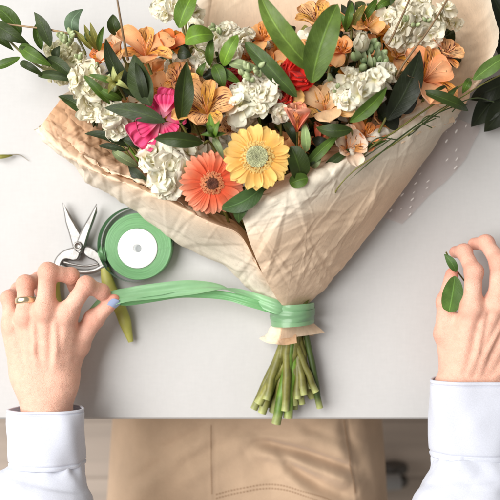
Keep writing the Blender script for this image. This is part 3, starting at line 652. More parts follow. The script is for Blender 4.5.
sprig('cluster of dark glossy leaves crossing the left side of the bouquet', [(136, 98, .115), (150, 106, .112), (165, 120, .105)],
      [(139, 99, .118, 106, 38, .110, 16, 'deep', D(lat=-.006)), (151, 106, .126, 134, 54, .122, 25, 'dark', D(lat=-.004)), (146, 104, .122, 135, 62, .124, 10, 'deep'), (165, 122, .130, 104, 108, .120, 17, 'dark', D(lat=.003)), (118, 36, .08, 113, 14, .085, 13, 'dark'), (110, 104, .11, 82, 74, .115, 9, 'mid'), (122, 100, .112, 98, 88, .118, 8, 'mid')])
sprig('single dark pointed leaf standing upright above the pink bloom', [(181, 123, .13), (186, 132, .12)], [(181, 123, .132, 187, 61, .138, 20, 'dark', D(lat=.001, roll=-14))])
sprig('single dark leaf lying flat between pink bloom and golden streaked bloom', [(203, 143, .138), (215, 150, .12)], [(203, 143, .142, 154, 139, .140, 16, 'dark', D(lat=.002, roll=14))])
sprig('thin dark leaves hanging over the paper fold on the left', [(126, 150, .09), (140, 152, .085)],
      [(128, 147, .096, 84, 134, .088, 9, 'deep', D(lat=.004)), (126, 151, .094, 98, 146, .086, 7, 'deep'), (150, 150, .09, 120, 138, .10, 12, 'deep'), (100, 122, .08, 58, 96, .06, 15, 'dark', D(lat=.004)), (138, 166, .09, 112, 150, .088, 10, 'grey'), (152, 195, .085, 128, 164, .085, 13, 'deep'), (146, 146, .095, 128, 132, .1, 14, 'shade_dark')])
sprig('bright oval leaves on a branch across the top centre', [(193, -8, .1), (186, 30, .105), (196, 48, .105), (212, 68, .1)],
      [(179, 28, .118, 197, -8, .12, 20, 'light', D(lat=-.002)), (185, 41, .122, 214, 35, .126, 19, 'light', D(a=.6, bb=.6)), (210, 66, .118, 213, 37, .124, 9, 'mid'), (223, 66, .12, 238, 35, .132, 15, 'light', D(a=.7, bb=.7)), (228, 62, .12, 264, 70, .126, 11, 'grey', D(lat=.002)),
       (214, 65, .114, 224, 90, .118, 14, 'mid'), (216, 68, .112, 242, 84, .118, 10, 'mid'), (178, 52, .105, 192, 56, .11, 13, 'deep'), (192, 24, .1, 194, 40, .1, 8, 'dark'), (200, 76, .1, 206, 62, .11, 8, 'mid'), (206, 72, .1, 212, 82, .1, 12, 'shade_dark')])
sprig('three broad blade leaves fanning up from the bouquet centre', [(311, 74, .13), (308, 88, .115)],
      [(314, 70, .142, 259, -8, .152, 23, lin(86, 108, 44), D(lat=-.006, a=.55, bb=.75)), (312, 83, .145, 338, 4, .158, 30, lin(74, 96, 36), D(lat=-.003, a=.6, bb=.7, roll=10)), (297, 97, .132, 245, 42, .128, 17, lin(58, 78, 30), D(lat=-.003, a=.6, bb=.6, curl=-.02))])
sprig('green leaves crowding the gap right of the yellow gerbera', [(300, 178, .12), (315, 160, .115), (352, 132, .12)],
      [(300, 178, .125, 291, 146, .142, 22, 'dark', D(a=.6, bb=.5)), (304, 168, .126, 340, 133, .13, 11, 'mid'), (352, 129, .136, 316, 127, .13, 14, 'dark', D(lat=-.003)), (350, 122, .13, 387, 87, .138, 14, 'mid', D(lat=.002)), (290, 184, .128, 308, 178, .132, 15, 'mid', D(a=.6, bb=.6)),
       (284, 122, .118, 296, 146, .12, 9, 'deep'), (322, 148, .118, 300, 172, .122, 8, 'dark'), (312, 168, .12, 322, 155, .125, 9, 'grey'), (322, 170, .11, 352, 148, .115, 9, 'dark'), (306, 152, .12, 304, 122, .128, 10, lin(128, 150, 96)), (344, 158, .11, 388, 140, .11, 6, 'mid'), (332, 128, .12, 300, 108, .1, 12, 'shade_dark'), (330, 150, .112, 312, 138, .11, 12, 'shade_dark')])
sprig('dark curled leaf tucked under the two gerberas', [(262, 190, .13), (262, 205, .11)],
      [(264, 186, .135, 219, 208, .124, 19, lin(54, 78, 38), D(lat=-.005)), (252, 193, .13, 239, 223, .122, 15, lin(60, 84, 40), D(lat=.003)), (262, 200, .11, 252, 222, .1, 9, 'shade_dark')])
sprig('small green star shaped sprout between the two gerberas', [(214, 128, .14), (222, 150, .13)],
      [(213, 136, .146, 210, 113, .158, 9, 'light'), (213, 136, .146, 220, 120, .158, 8, 'light'), (213, 136, .146, 200, 135, .152, 6, 'mid'), (213, 136, .146, 226, 133, .152, 6, 'mid'), (213, 138, .144, 224, 160, .146, 7, 'grey'), (214, 137, .148, 206, 122, .152, 6, 'mid')], bind=False)
sprig('small pale green star shaped sprout on the left beside the cream stock', [(117, 84, .11), (126, 100, .1)],
      [(118, 84, .118, 103, 76, .122, 6, 'olive'), (118, 84, .118, 113, 66, .126, 6, 'pale'), (118, 84, .118, 124, 70, .126, 6, 'olive'), (118, 84, .118, 130, 90, .122, 6, 'pale'), (118, 84, .118, 108, 94, .122, 7, 'olive'), (118, 85, .12, 88, 75, .118, 6, 'mid')], bind=False)
sprig('large shade-darkened leaf standing before the right hand orange bloom', [(386, 118, .115), (380, 130, .11)],
      [(387, 120, .118, 420, 50, .124, 26, 'shade_dark', D(lat=.002)), (400, 118, .108, 385, 72, .105, 24, 'shade_dark'), (412, 112, .1, 396, 92, .1, 22, 'shade_dark'), (378, 118, .105, 404, 100, .11, 20, 'shade_dark'), (398, 128, .1, 376, 108, .104, 20, 'shade_dark')])
sprig('drooping leaf branch trailing over the right paper rim', [(472, 78, .1), (440, 100, .105), (400, 128, .112), (360, 160, .11)],
      [(422, 91, .122, 469, 111, .108, 13, 'dark', D(lat=.004, curl=.03)), (473, 80, .11, 512, 52, .118, 15, lin(76, 100, 46), D(lat=-.002)), (470, 78, .108, 462, 94, .105, 8, 'mid'), (440, 104, .108, 458, 86, .115, 6, 'dark'), (448, 92, .105, 426, 98, .112, 12, 'dark')], r=.001)
sprig('long thin grass blades crossing the right paper rim', [(510, 70, .1), (470, 92, .108), (400, 140, .12), (340, 185, .118)],
      [(350, 180, .122, 475, 90, .112, 1.6, 'dark')], r=.0007)
sprig('small leafy tip pointing up behind the right broad leaf', [(347, 30, .09), (350, 45, .085)],
      [(346, 30, .095, 352, 2, .1, 8, 'mid'), (350, 30, .095, 366, 4, .1, 8, 'olive'), (346, 32, .094, 338, 12, .098, 6, 'mid'), (362, 22, .09, 378, -2, .095, 8, 'mid'), (380, 12, .085, 400, -6, .09, 9, 'dark'), (392, 2, .09, 372, 12, .095, 8, 'mid')])
for pts, lab in (([(116, -8, .14), (119, 10, .138), (124, 40, .128), (128, 60, .115)], 'thin brown twig rising straight up at the upper left'), ([(452, -8, .13), (430, 28, .128), (405, 62, .12), (392, 85, .11)], 'thin brown twig slanting across the cream stock'), ([(412, -6, .12), (398, 25, .118), (388, 45, .11)], 'short brown twig slanting above the white bud'), ([(5, 24, .082), (50, 30, .084), (98, 40, .08)], 'pale bare twig lying across the willowy leaves')):
    mb = MB(); c = cr([P(*q) for q in pts], 20); mb.tube(c, np.linspace(.0009, .0014, 20), 7, col=lin(150, 122, 86) if 'pale' in lab else lin(116, 90, 58)); tag(mb.build('twig', M['stem']), lab, 'twig', 'bare twigs in the bouquet')
mb = MB()
for pts in ([(468, 104, .112), (450, 108, .116), (430, 118, .118), (414, 132, .117), (408, 136, .112), (416, 128, .12), (436, 118, .118)], [(398, 140, .116), (378, 138, .12), (364, 150, .116), (362, 158, .112), (372, 152, .118), (392, 138, .12)], [(494, 102, .1), (478, 98, .108), (462, 102, .11), (452, 112, .108)], [(432, 128, .116), (422, 122, .12), (428, 116, .12), (440, 117, .116)]):
    mb.tube(cr([P(*q) for q in pts], 40), .0006, 6, col=GREEN['dark'])
tag(mb.build('curly_tendrils', M['stem']), 'thin curly green tendrils looping over the right paper rim', 'tendrils', None)
# dark leaves lying outside the paper on the right and a tip on the left
sprig('shade-darkened leaves lying on the table past the right paper edge', [(516, 74, .02), (505, 92, .02)],
      [(505, 84, .03, 471, 127, .012, 26, 'shade_dark', D(lat=.003)), (512, 88, .028, 484, 132, .012, 24, 'shade_dark'), (512, 80, .034, 470, 100, .02, 22, 'shade_dark'), (520, 92, .03, 500, 124, .014, 24, 'shade_dark')], bind=False, group=None)
sprig('shade-darkened leaves behind the upper right paper edge', [(516, 66, .02), (512, 20, .02)],
      [(505, 62, .03, 494, 10, .03, 24, 'shade_dark'), (512, 40, .035, 490, -8, .03, 26, 'shade_dark'), (516, 60, .03, 502, 20, .03, 22, 'shade_dark')], bind=False, group=None)
mb = MB(); leaf(mb, P(-8, 157, .006), P(14, 155, .004), .005, GREEN['olive'], arch=.004); mb.tube(cr([P(8, 155, .005), P(20, 155, .004), P(29, 161, .002)], 12), np.linspace(.0008, .0002, 12), 6, col=lin(150, 140, 120)); tag(mb.build('fallen_leaf', M['leaf']), 'thin fallen leaf tip with a hair fine stalk on the bare table', 'leaf')

# dense dark filler foliage low in the wrap, and pale small blossoms sunk into it
mb = MB(); mbf = MB(); rimall = [(75, 112), (110, 78), (150, 55), (185, 35), (215, 30), (270, 30), (330, 20), (390, 5), (440, 10), (462, 40), (455, 75), (430, 104), (390, 128), (340, 155), (300, 172), (245, 200), (200, 196), (160, 182), (120, 150)]
for k in range(620):
    i = rnd.randrange(len(rimall)); j = (i + 1) % len(rimall); f = rnd.random(); q = math.sqrt(rnd.random()) * .95
    ex = rimall[i][0] * (1 - f) + rimall[j][0] * f; ey = rimall[i][1] * (1 - f) + rimall[j][1] * f
    x, y = 270 + (ex - 270) * q, 110 + (ey - 110) * q; a = rnd.random() * 6.28; L = rnd.uniform(10, 22); z = rnd.uniform(.022, .082) * (1.05 - .45 * q)
    leaf(mb, P(x, y, z), P(x + L * math.cos(a), y + L * math.sin(a), max(.012, z + rnd.uniform(-.012, .014))), rnd.uniform(6, 12) * K(z), GREEN[rnd.choice(('dark', 'deep', 'deep', 'mid', 'shade_dark', 'olive'))], nu=8, nv=5, roll=rnd.uniform(-40, 40))
for k in range(95):
    i = rnd.randrange(len(rimall)); j = (i + 1) % len(rimall); f = rnd.random(); q = math.sqrt(rnd.random()) * .86
    ex = rimall[i][0] * (1 - f) + rimall[j][0] * f; ey = rimall[i][1] * (1 - f) + rimall[j][1] * f
    x, y = 270 + (ex - 270) * q, 105 + (ey - 105) * q
    if x > 365 and y > 60: continue
    z = rnd.uniform(.058, .092) * (1.08 - .42 * q); cw = rnd.choice((CREAM, WHITE, PTIP, APR, PTIP, CREAM))
    floret(mbf, P(x, y, z), (rnd.uniform(-.5, .5), rnd.uniform(-.3, .7), 1), rnd.uniform(8, 13) * K(z), cw, cw * np.array((.9, .8, .6)), 2)
tag(mbf.build('blossoms', M['petal']), 'small cream and peach blossoms sunk deep between the larger flowers', 'blossoms', None, 'stuff')
o = mb.build('foliage', M['leaf']); tag(o, 'dense dark green filler leaves deep between the flowers', 'foliage', None, 'stuff')
#@@PART2

# ------------------------------------------------------------------ hands (one smooth blended surface)
def seg(p, a, b, ra, rb):
    a, b = np.asarray(a, float), np.asarray(b, float); ab = b - a
    t = np.clip(((p - a) @ ab) / (ab @ ab), 0, 1)
    return np.linalg.norm(p - (a + t[:, None] * ab), axis=1) - (ra + (rb - ra) * t)
def ell(p, c, r, M_=None):
    q = (p - np.asarray(c)) if M_ is None else (p - np.asarray(c)) @ M_
    r = np.asarray(r, float); k = np.linalg.norm(q / r, axis=1); return (k - 1) * r.min()
def smin(a, b, k):
    h = np.clip(k - np.abs(a - b), 0, None) / k
    return np.minimum(a, b) - h * h * k * 0.25
def surface_nets(f, lo, hi, h):
    lo, hi = np.asarray(lo), np.asarray(hi); n = np.ceil((hi - lo) / h).astype(int) + 1
    ax = [lo[i] + np.arange(n[i]) * h for i in range(3)]
    G = np.stack(np.meshgrid(*ax, indexing='ij'), -1).reshape(-1, 3)
    V = np.concatenate([f(G[i:i + 400000]) for i in range(0, len(G), 400000)]).reshape(n)
    ins = V < 0
    cnt = sum(ins[a:n[0] - 1 + a, b:n[1] - 1 + b, c:n[2] - 1 + c].astype(int) for a in (0, 1) for b in (0, 1) for c in (0, 1))
    act = (cnt > 0) & (cnt < 8); idx = -np.ones(act.shape, int); I = np.argwhere(act); idx[tuple(I.T)] = np.arange(len(I))
    acc = np.zeros((len(I), 3)); num = np.zeros(len(I)); offs = [(a, b, c) for a in (0, 1) for b in (0, 1) for c in (0, 1)]
    for o1 in offs:
        for d in range(3):
            if o1[d]: continue
            o2 = list(o1); o2[d] = 1; A = I + o1; B = I + o2
            va, vb = V[tuple(A.T)], V[tuple(B.T)]; m = (va < 0) != (vb < 0); t = np.where(m, va / np.where(m, va - vb, 1), 0)
            acc += np.where(m[:, None], A + t[:, None] * (B - A), 0); num += m
    verts = lo + acc / num[:, None] * h
    Q = []
    for d in range(3):
        e = [0, 0, 0]; e[d] = 1; u, v = (d + 1) % 3, (d + 2) % 3
        s = [slice(None)] * 3; s2 = [slice(None)] * 3; s[d] = slice(0, n[d] - 1); s2[d] = slice(1, n[d])
        A, B = ins[tuple(s)], ins[tuple(s2)]; W = np.argwhere(A != B)
        W = W[(W[:, u] > 0) & (W[:, v] > 0) & (W[:, u] < n[u] - 1) & (W[:, v] < n[v] - 1)]
        fl = A[tuple(W.T)]
        du = np.zeros(3, int); du[u] = 1; dv = np.zeros(3, int); dv[v] = 1
        q = np.stack([idx[tuple((W - du - dv).T)], idx[tuple((W - dv).T)], idx[tuple(W.T)], idx[tuple((W - du).T)]], -1)
        q[~fl] = q[~fl][:, ::-1]; Q.append(q)
    return verts, np.concatenate(Q)
SK0, SKR, SKP = lin(228, 180, 158), lin(204, 108, 88), lin(242, 206, 190)
def make_hand(fingers, thumb, wrist, palm, arm, h=0.0013):
    """fingers: list of joint lists (px,py,z) from knuckle to tip with radii in mm; wrist: two points; returns verts, quads, colours"""
    W = [P(*w) for w in wrist]; FJ = [[P(*j[:3]) for j in f] for f in fingers]; FR = [[j[3] / 1000 for j in f] for f in fingers]
    TJ = [P(*j[:3]) for j in thumb]; TR = [j[3] / 1000 for j in thumb]; A = [np.asarray(a) for a in arm]
    def f(p):
        pal = smin(seg(p, W[0], A[0], .0205, .019), seg(p, W[1], A[0], .0205, .019), .02)
        pal = smin(pal, seg(p, A[0] - (0, 0, .004), A[0] * .5 + A[1] * .5 - (0, 0, .004), .021, .020), .02)
        for k, J in enumerate(FJ):
            w = W[0] * (k / 3) + W[1] * (1 - k / 3)
            pal = smin(pal, seg(p, w - np.array((0, 0, .002)), J[0] - np.array((0, 0, .0045)), .0150, FR[k][0] + .0012), .014)
            # extensor tendon on the back of the hand and the knuckle head
            pal = smin(pal, seg(p, w * .7 + J[0] * .3 + np.array((0, 0, .0105)), J[0] + np.array((0, 0, FR[k][0] - .0052)), .0014, .0026), .0070)
            pal = smin(pal, np.linalg.norm(p - J[0] - np.array((0, 0, .0012)), axis=1) - FR[k][0] * 1.02, .006)
        for q0, q1, r0, r1 in palm: pal = smin(pal, seg(p, P(*q0), P(*q1), r0 / 1000, r1 / 1000), .014)
        fs = None
        for J, R in zip(FJ + [TJ], FR + [TR]):
            g = None
            for i in range(len(J) - 1):
                s_ = seg(p, J[i], J[i + 1], R[i] * .97, R[i + 1] * .97); g = s_ if g is None else smin(g, s_, .0035)
            for i in range(1, len(J) - 1): g = smin(g, np.linalg.norm(p - J[i], axis=1) - R[i] * 1.045, .004)
            fs = g if fs is None else smin(fs, g, .0016)
        d = smin(pal, fs, .0075)
        # veins branching over the back of the hand
        for k in range(3):
            w = W[0] * ((k + .5) / 3) + W[1] * (1 - (k + .5) / 3); tgt = (FJ[k][0] + FJ[k + 1][0]) / 2; mid_ = w * .5 + tgt * .5 + np.array(((-1) ** k * .004, 0, .0128)); up_ = np.array((0, 0, .0108))
            d = smin(d, np.minimum(seg(p, w + up_, mid_, .0017, .0018), seg(p, mid_, tgt + np.array((0, 0, .0045)), .0018, .0010)), .0055)
        # wrinkles over the finger joints
        for J, R in zip(FJ + [TJ], FR + [TR]):
            for i in range(1, len(J) - 1):
                T = unit(J[i + 1] - J[i - 1]); q = (p - J[i]) @ T; near = np.exp(-(np.linalg.norm(p - J[i], axis=1) / (R[i] * 1.25)) ** 4)
                d = d + near * .00062 * np.cos(q / .0031 * 2 * PI) * np.exp(-(q / .006) ** 2)
        return d + .00022 * vnoise(p * 160, 3) + .0004 * vnoise(p * 60, 5)
    pts = np.array(sum(FJ, []) + TJ + W + [A[0] * .4 + A[1] * .6]); lo, hi = pts.min(0) - .03, pts.max(0) + .03
    v, q = surface_nets(f, lo, hi, h)
    red = np.zeros(len(v)); pale = np.zeros(len(v))
    for J in FJ + [TJ]:
        for i, j in enumerate(J):
            red = np.maximum(red, (0.75 if i == len(J) - 1 else 0.55 if i else 0.30) * np.exp(-(np.linalg.norm(v - j, axis=1) / .013) ** 2))
        for i in range(len(J) - 1): pale = np.maximum(pale, .35 * np.exp(-(np.linalg.norm(v - (J[i] + J[i + 1]) / 2, axis=1) / .011) ** 2))
    n_ = .5 + .5 * vnoise(v * 90, 8)
    col = SK0 + (SKR - SK0) * (red * (.5 + .6 * n_))[:, None]; col = col + (SKP - col) * (pale * n_)[:, None]
    return v, q, col
def nail(parent, joint_prev, tip, side_hint, L, W, mat, out, name='nail'):
    d = unit(tip - joint_prev); n = unit(np.asarray(side_hint) - d * np.dot(side_hint, d)); s = np.cross(d, n)
    a = np.linspace(0, 1, 11)[:, None]; b = np.linspace(-1, 1, 9)[None, :]
    pr = np.clip(1 - np.abs(2 * a - 1) ** 3.2, 0, 1) ** .5
    g = tip + d * ((a - .62) * L)[..., None] + s * (b * pr * W / 2)[..., None] + n * (out - .22 * W * (b * pr) ** 2 - .05 * L * (2 * a - 1) ** 2)[..., None]
    mb = MB(); mb.grid(g); inner = g - n * .0009; mb.grid(inner[::-1]); 
    return mb.build(name, mat, parent)

person = thing('person', 'person in a white shirt and khaki apron tying the bouquet with both hands', 'person', (0, -0.42, -0.75))
L_F = [[(67, 314, .062, 9.8), (86, 285, .068, 9.0), (102, 292, .054, 7.9), (108, 300, .043, 6.8)],
       [(45, 310, .067, 10.0), (48, 272, .068, 9.4), (71, 276, .053, 8.2), (75, 289, .034, 7.2)],
       [(26, 316, .061, 9.6), (25, 284, .056, 8.9), (39, 280, .036, 7.8), (40, 292, .020, 6.8)],
       [(12, 324, .049, 8.6), (9, 298, .041, 7.7), (18, 289, .024, 6.8), (25, 293, .012, 6.0)]]
L_T = [(66, 368, .040, 13.0), (78, 345, .037, 12.4), (94, 319, .045, 10.2), (114, 300, .051, 7.4)]
L_W = [(34, 384, .047), (58, 386, .047)]
R_F = [[(472, 308, .068, 10.0), (474, 272, .070, 9.2), (464, 252, .050, 8.0), (455, 252, .034, 6.8)],
       [(497, 303, .069, 10.2), (499, 263, .068, 9.4), (486, 243, .046, 8.2), (474, 244, .031, 7.0)],
       [(519, 311, .063, 9.8), (521, 275, .058, 9.0), (507, 256, .036, 7.8), (495, 256, .022, 6.8)],
       [(537, 326, .052, 8.8), (538, 297, .046, 7.8), (526, 280, .026, 6.8), (516, 280, .016, 6.0)]]
R_T = [(452, 364, .042, 13.0), (446, 334, .043, 12.4), (446, 302, .045, 9.6), (452, 274, .040, 7.2)]
R_W = [(452, 392, .047), (482, 392, .047)]
EL_L, EL_R = np.array((-.235, -.40, .075)), np.array((.300, -.40, .085))
MH_L, MH_R = P(47, 425, .05), P(474, 430, .052)
hl = make_hand(L_F, L_T, [L_W[1], L_W[0]][::-1], [((66, 372, .040), (68, 335, .040), 13, 11), ((20, 372, .042), (14, 335, .044), 11, 9)], [MH_L, EL_L])
hr = make_hand(R_F, R_T, [R_W[1], R_W[0]], [((456, 372, .040), (455, 330, .044), 13.5, 12), ((500, 380, .042), (530, 335, .044), 13, 10)], [MH_R, EL_R])
body = MB(); body.add(hl[0], quads=hl[1], col=hl[2]); body.add(hr[0], quads=hr[1], col=hr[2])
HEAD = np.array((0.0, -.405, .60))
def torso_f(p):
    d = smin(seg(p, (0, -.48, -.10), (0, -.48, .15), .10, .095), seg(p, (0, -.48, .15), (0, -.47, .30), .095, .10), .06)
    d = smin(d, seg(p, (0, -.46, .38), (0, -.43, .50), .052, .048), .03)
    d = smin(d, ell(p, HEAD + (0, -.01, .02), (.072, .092, .105)), .02); d = smin(d, ell(p, HEAD + (0, .03, -.05), (.052, .06, .06)), .03)
    d = smin(d, seg(p, HEAD + (0, .082, .015), HEAD + (0, .100, -.018), .007, .012), .010)
    for s in (-1, 1):
        sh = np.array((s * .165, -.465, .36)); el_ = EL_R if s > 0 else EL_L
        d = smin(d, seg(p, (0, -.46, .37), sh, .055, .052), .04); d = smin(d, seg(p, sh, el_, .048, .040), .03); d = smin(d, seg(p, el_, el_ * .5 + (MH_R if s > 0 else MH_L) * .5 - (0, 0, .004), .034, .020), .01)
        d = smin(d, ell(p, HEAD + (s * .076, -.005, 0), (.012, .022, .032)), .008)
        d = smin(d, seg(p, (s * .085, -.47, -.18), (s * .09, -.02, -.21), .062, .058), .03); d = smin(d, seg(p, (s * .09, -.02, -.21), (s * .11, -.06, -.66), .056, .040), .02); d = smin(d, seg(p, (s * .11, -.07, -.69), (s * .12, .10, -.715), .036, .030), .02)
        d = np.maximum(d, -(np.linalg.norm(p - (HEAD + (s * .030, .088, .022)), axis=1) - .011))
    return d
v, q = surface_nets(torso_f, (-.42, -.64, -.76), (.42, .20, .78), .011); body.add(v, quads=q, col=SK0)
body.build('body', M['skin'], person)
nail(person, P(*L_T[2][:3]), P(*L_T[3][:3]), np.array((.42, -.50, .75)), .0150, .0128, M['nail'], .0078)
# wedding ring on the ring finger
a_, b_ = P(*L_F[2][0][:3]), P(*L_F[2][1][:3]); T = unit(b_ - a_); c0 = a_ * .52 + b_ * .48; e1 = unit(np.cross(T, (0, 0, 1))); e2 = np.cross(e1, T)
mb = MB(); th = np.arange(40) * 2 * PI / 40; R0 = .0098
prof = [(-.0034, 0), (-.003, .0009), (-.001, .0014), (.001, .0014), (.003, .0009), (.0034, 0)]
mb.grid(np.array([[c0 + T * px_ + (e1 * math.cos(x) + e2 * math.sin(x)) * (R0 + pr_) for x in th] for px_, pr_ in prof]), wrap=True); mb.build('ring', M['gold'], person)
v, q = surface_nets(lambda p: np.maximum(smin(ell(p, HEAD + (0, -.022, .03), (.088, .10, .118)), seg(p, HEAD + (0, -.09, .04), HEAD + (0, -.10, -.12), .06, .035), .03), (p[:, 1] - HEAD[1] - .05 + .9 * (HEAD[2] + .07 - p[:, 2]).clip(0, .06)) * .8), HEAD - (.15, .22, .22), HEAD + (.15, .15, .2), .006)
mb = MB(); mb.add(v, quads=q); mb.build('hair', M['hair'], person)
mb = MB()
for s in (-1, 1): mb.ball(HEAD + (s * .030, .078, .022), .012, col=(.8, .8, .8))
mb.build('eyes', M['card'], person)

# shirt: one garment with sleeves; the cuffs are bands of their own
def sleeve_grid(path, nu, nv, seed, s):
    """path rows: world centre, rx, rz"""
    c = cr(np.array([q[0] for q in path]), nu); rx = cr(np.array([[q[1], q[2]] for q in path]), nu)
    T = unit(np.gradient(c, axis=0)); sd = unit(np.cross(T, (0, 0, 1))); nn = np.cross(sd, T)
    a = np.arange(nv) * 2 * PI / nv; u = np.linspace(0, 1, nu)
    g = c[:, None] + sd[:, None] * (np.cos(a)[None] * rx[:, :1])[..., None] + nn[:, None] * (np.sin(a)[None] * rx[:, 1:])[..., None]
    nrm = unit(g - c[:, None])
    pl = (np.exp(-((u - .07) / .08) ** 2))[:, None] * .0024 * np.sin(a * 11 + seed)[None] * np.clip(vnoise(np.stack([a * 1.3, a * 0 + seed, a * 0], -1))[None] + .6, 0, 1.5)
    fold = .0075 * crease(g, .085, seed) * np.clip(u * 5, 0, 1)[:, None] + .0028 * crease(g, .03, seed + 3) * np.clip(u * 5, 0.15, 1)[:, None]
    return g + nrm * (pl + fold)[..., None]
shirt = MB()
zc = .052
slR = [(P(474, 450, zc), .0430, .026), (P(474.5, 458, .053), .0450, .0278), (P(475.5, 466, .055), .0515, .031), (P(477, 479, .056), .0620, .036), (P(480, 500, .060), .0770, .044), (P(486, 530, .066), .0840, .052), (EL_R * .75 + P(486, 530, .066) * .25, .082, .058), (EL_R + (0, -.01, .06), .078, .066), ((.24, -.44, .25), .068, .068), ((.165, -.465, .36), .066, .070), ((.10, -.465, .385), .06, .075)]
slL = [(P(47, 459, zc), .0375, .025), (P(47, 467, .052), .0394, .0265), (P(46, 475, .053), .0440, .030), (P(44, 485, .054), .0505, .035), (P(40, 505, .058), .0580, .042), (P(34, 535, .064), .0660, .050), (EL_L * .75 + P(34, 535, .064) * .25, .072, .056), (EL_L + (0, -.01, .06), .072, .064), ((-.22, -.44, .25), .066, .068), ((-.165, -.465, .36), .066, .070), ((-.10, -.465, .385), .06, .075)]
for sl, sd_ in ((slR, 21), (slL, 33)): shirt.grid(sleeve_grid(sl, 150, 120, sd_, 1), wrap=True)
tor = [((0, -.47, -.10), .185, .135), ((0, -.47, .02), .165, .125), ((0, -.47, .16), .165, .13), ((0, -.465, .28), .185, .13), ((0, -.46, .36), .165, .105), ((0, -.455, .405), .09, .075), ((0, -.445, .43), .062, .062)]
c = np.array([q_[0] for q_ in tor]); a = np.arange(90) * 2 * PI / 90
g = cr(np.array([[(cc_[0] + rx_ * math.cos(x), cc_[1] + ry_ * math.sin(x), cc_[2]) for x in a] for cc_, rx_, ry_ in tor]), 70)
g = g + unit(g - g.mean(1, keepdims=True)) * (.006 * crease(g, .09, 41))[..., None]; shirt.grid(g, wrap=True)
shirt_o = shirt.build('shirt', M['shirt'], person)
def cuff(x0, y0, x1, y1, rx0, rx1, rz, name):
    mb = MB(); n = 96; a = np.arange(n) * 2 * PI / n; rows = []
    prof = [(0.012, -.0022), (0.0, -.0022), (-.004, -.0008), (0.0, .0004), (.03, .0008), (.055, -.0007), (.07, .0008), (.25, .0009), (.5, .0010), (.75, .0010), (.90, .0008), (.925, -.0007), (.95, .0008), (.985, .0004), (1.0, -.0010), (.98, -.002)]
    c0_, c1_ = P(x0, y0, zc - .002), P(x1, y1, zc); T = unit(c1_ - c0_); sd = unit(np.cross(T, (0, 0, 1))); nn = np.cross(sd, T)
    for s_, off in prof:
        c_ = c0_ * (1 - s_) + c1_ * s_; rx = rx0 * (1 - s_) + rx1 * s_ + off; rz_ = rz + off
        wob = .0017 * np.sin(a * 3 + s_ * 3) + .0008 * np.sin(a * 7 - s_ * 5)
        rows.append(c_ + sd * ((rx + wob) * np.sign(np.cos(a)) * np.abs(np.cos(a)) ** .86)[:, None] + nn * ((rz_ + wob) * np.sign(np.sin(a)) * np.abs(np.sin(a)) ** .86)[:, None])
    g = np.array(rows); i = np.interp(np.linspace(0, len(rows) - 1, 70), np.arange(len(rows)), np.arange(len(rows)))
    k0 = np.minimum(i.astype(int), len(rows) - 2); f_ = (i - k0)[:, None, None]; g = g[k0] * (1 - f_) + g[k0 + 1] * f_
    mb.grid(g + nn * (.0008 * vnoise(g * 60, 9))[..., None], wrap=True); return mb.build(name, M['shirt'], shirt_o)
cuff(473.5, 379, 474, 457, .0468, .0452, .0285, 'cuff'); cuff(47, 408, 47, 466, .0400, .0400, .027, 'cuff')

# khaki apron over the lap
nu, nv = 170, 150
xx = np.linspace(-1, 1, nu)[:, None]; yy = np.linspace(0, 1, nv)[None, :]
half = .184 + .014 * yy
Y = -.08 - .275 * yy + 0 * xx; X = -.004 + half * np.sign(xx) * np.abs(xx) ** .92
top = -.098 + .012 * yy
Z = top - .115 * np.abs(xx) ** 5 - .022 * xx ** 2 * (1 - yy) - .012 * np.exp(-(xx / .22) ** 2) * (1 - .6 * yy)
px_ = X / K(-.09) + 250; py_ = 250 - Y / K(-.09)
def groove(x0, y0, x1, y1, w, amp, bend=0.0):
    d = np.array((x1 - x0, y1 - y0), float); L = np.hypot(*d); d /= L
    t = ((px_ - x0) * d[0] + (py_ - y0) * d[1]) / L; s_ = -(px_ - x0) * d[1] + (py_ - y0) * d[0] - bend * 4 * t * (1 - t)
    en = np.clip(t * 5 + .4, 0, 1) * np.clip((1 - t) * 5 + .4, 0, 1)
    return amp * en * (-np.exp(-(s_ / w) ** 2) + .8 * np.exp(-((s_ - 1.9 * w) / (1.3 * w)) ** 2))
Z = Z + groove(258, 444, 358, 476, 5, .0125, -4) + groove(280, 455, 352, 500, 6, .0085, 5) + groove(150, 452, 205, 428, 6, .0030, 3) + groove(175, 470, 240, 436, 7, .0026) + groove(120, 495, 175, 452, 6, .0030) + groove(345, 424, 380, 500, 6, .0036, 3) + groove(225, 432, 330, 428, 5, .0024, 2) + groove(300, 425, 362, 452, 5, .0028) + groove(130, 520, 300, 508, 6, .003)
Z = Z + groove(349, 418, 360, 505, 1.4, .0012) + groove(214, 424, 214, 505, 1.2, .0008)
G = np.stack([X, Y, Z], -1); Z = Z + .0060 * crease(G, .11, 61) + .0022 * crease(G, .04, 66); G = np.stack([X, Y, Z], -1); Z = Z + .30 * fold_lines(G, (1, -.35), 70, 77, .7) * np.clip(1.1 - np.abs(xx), 0, 1); G = np.stack([X, Y, Z], -1)
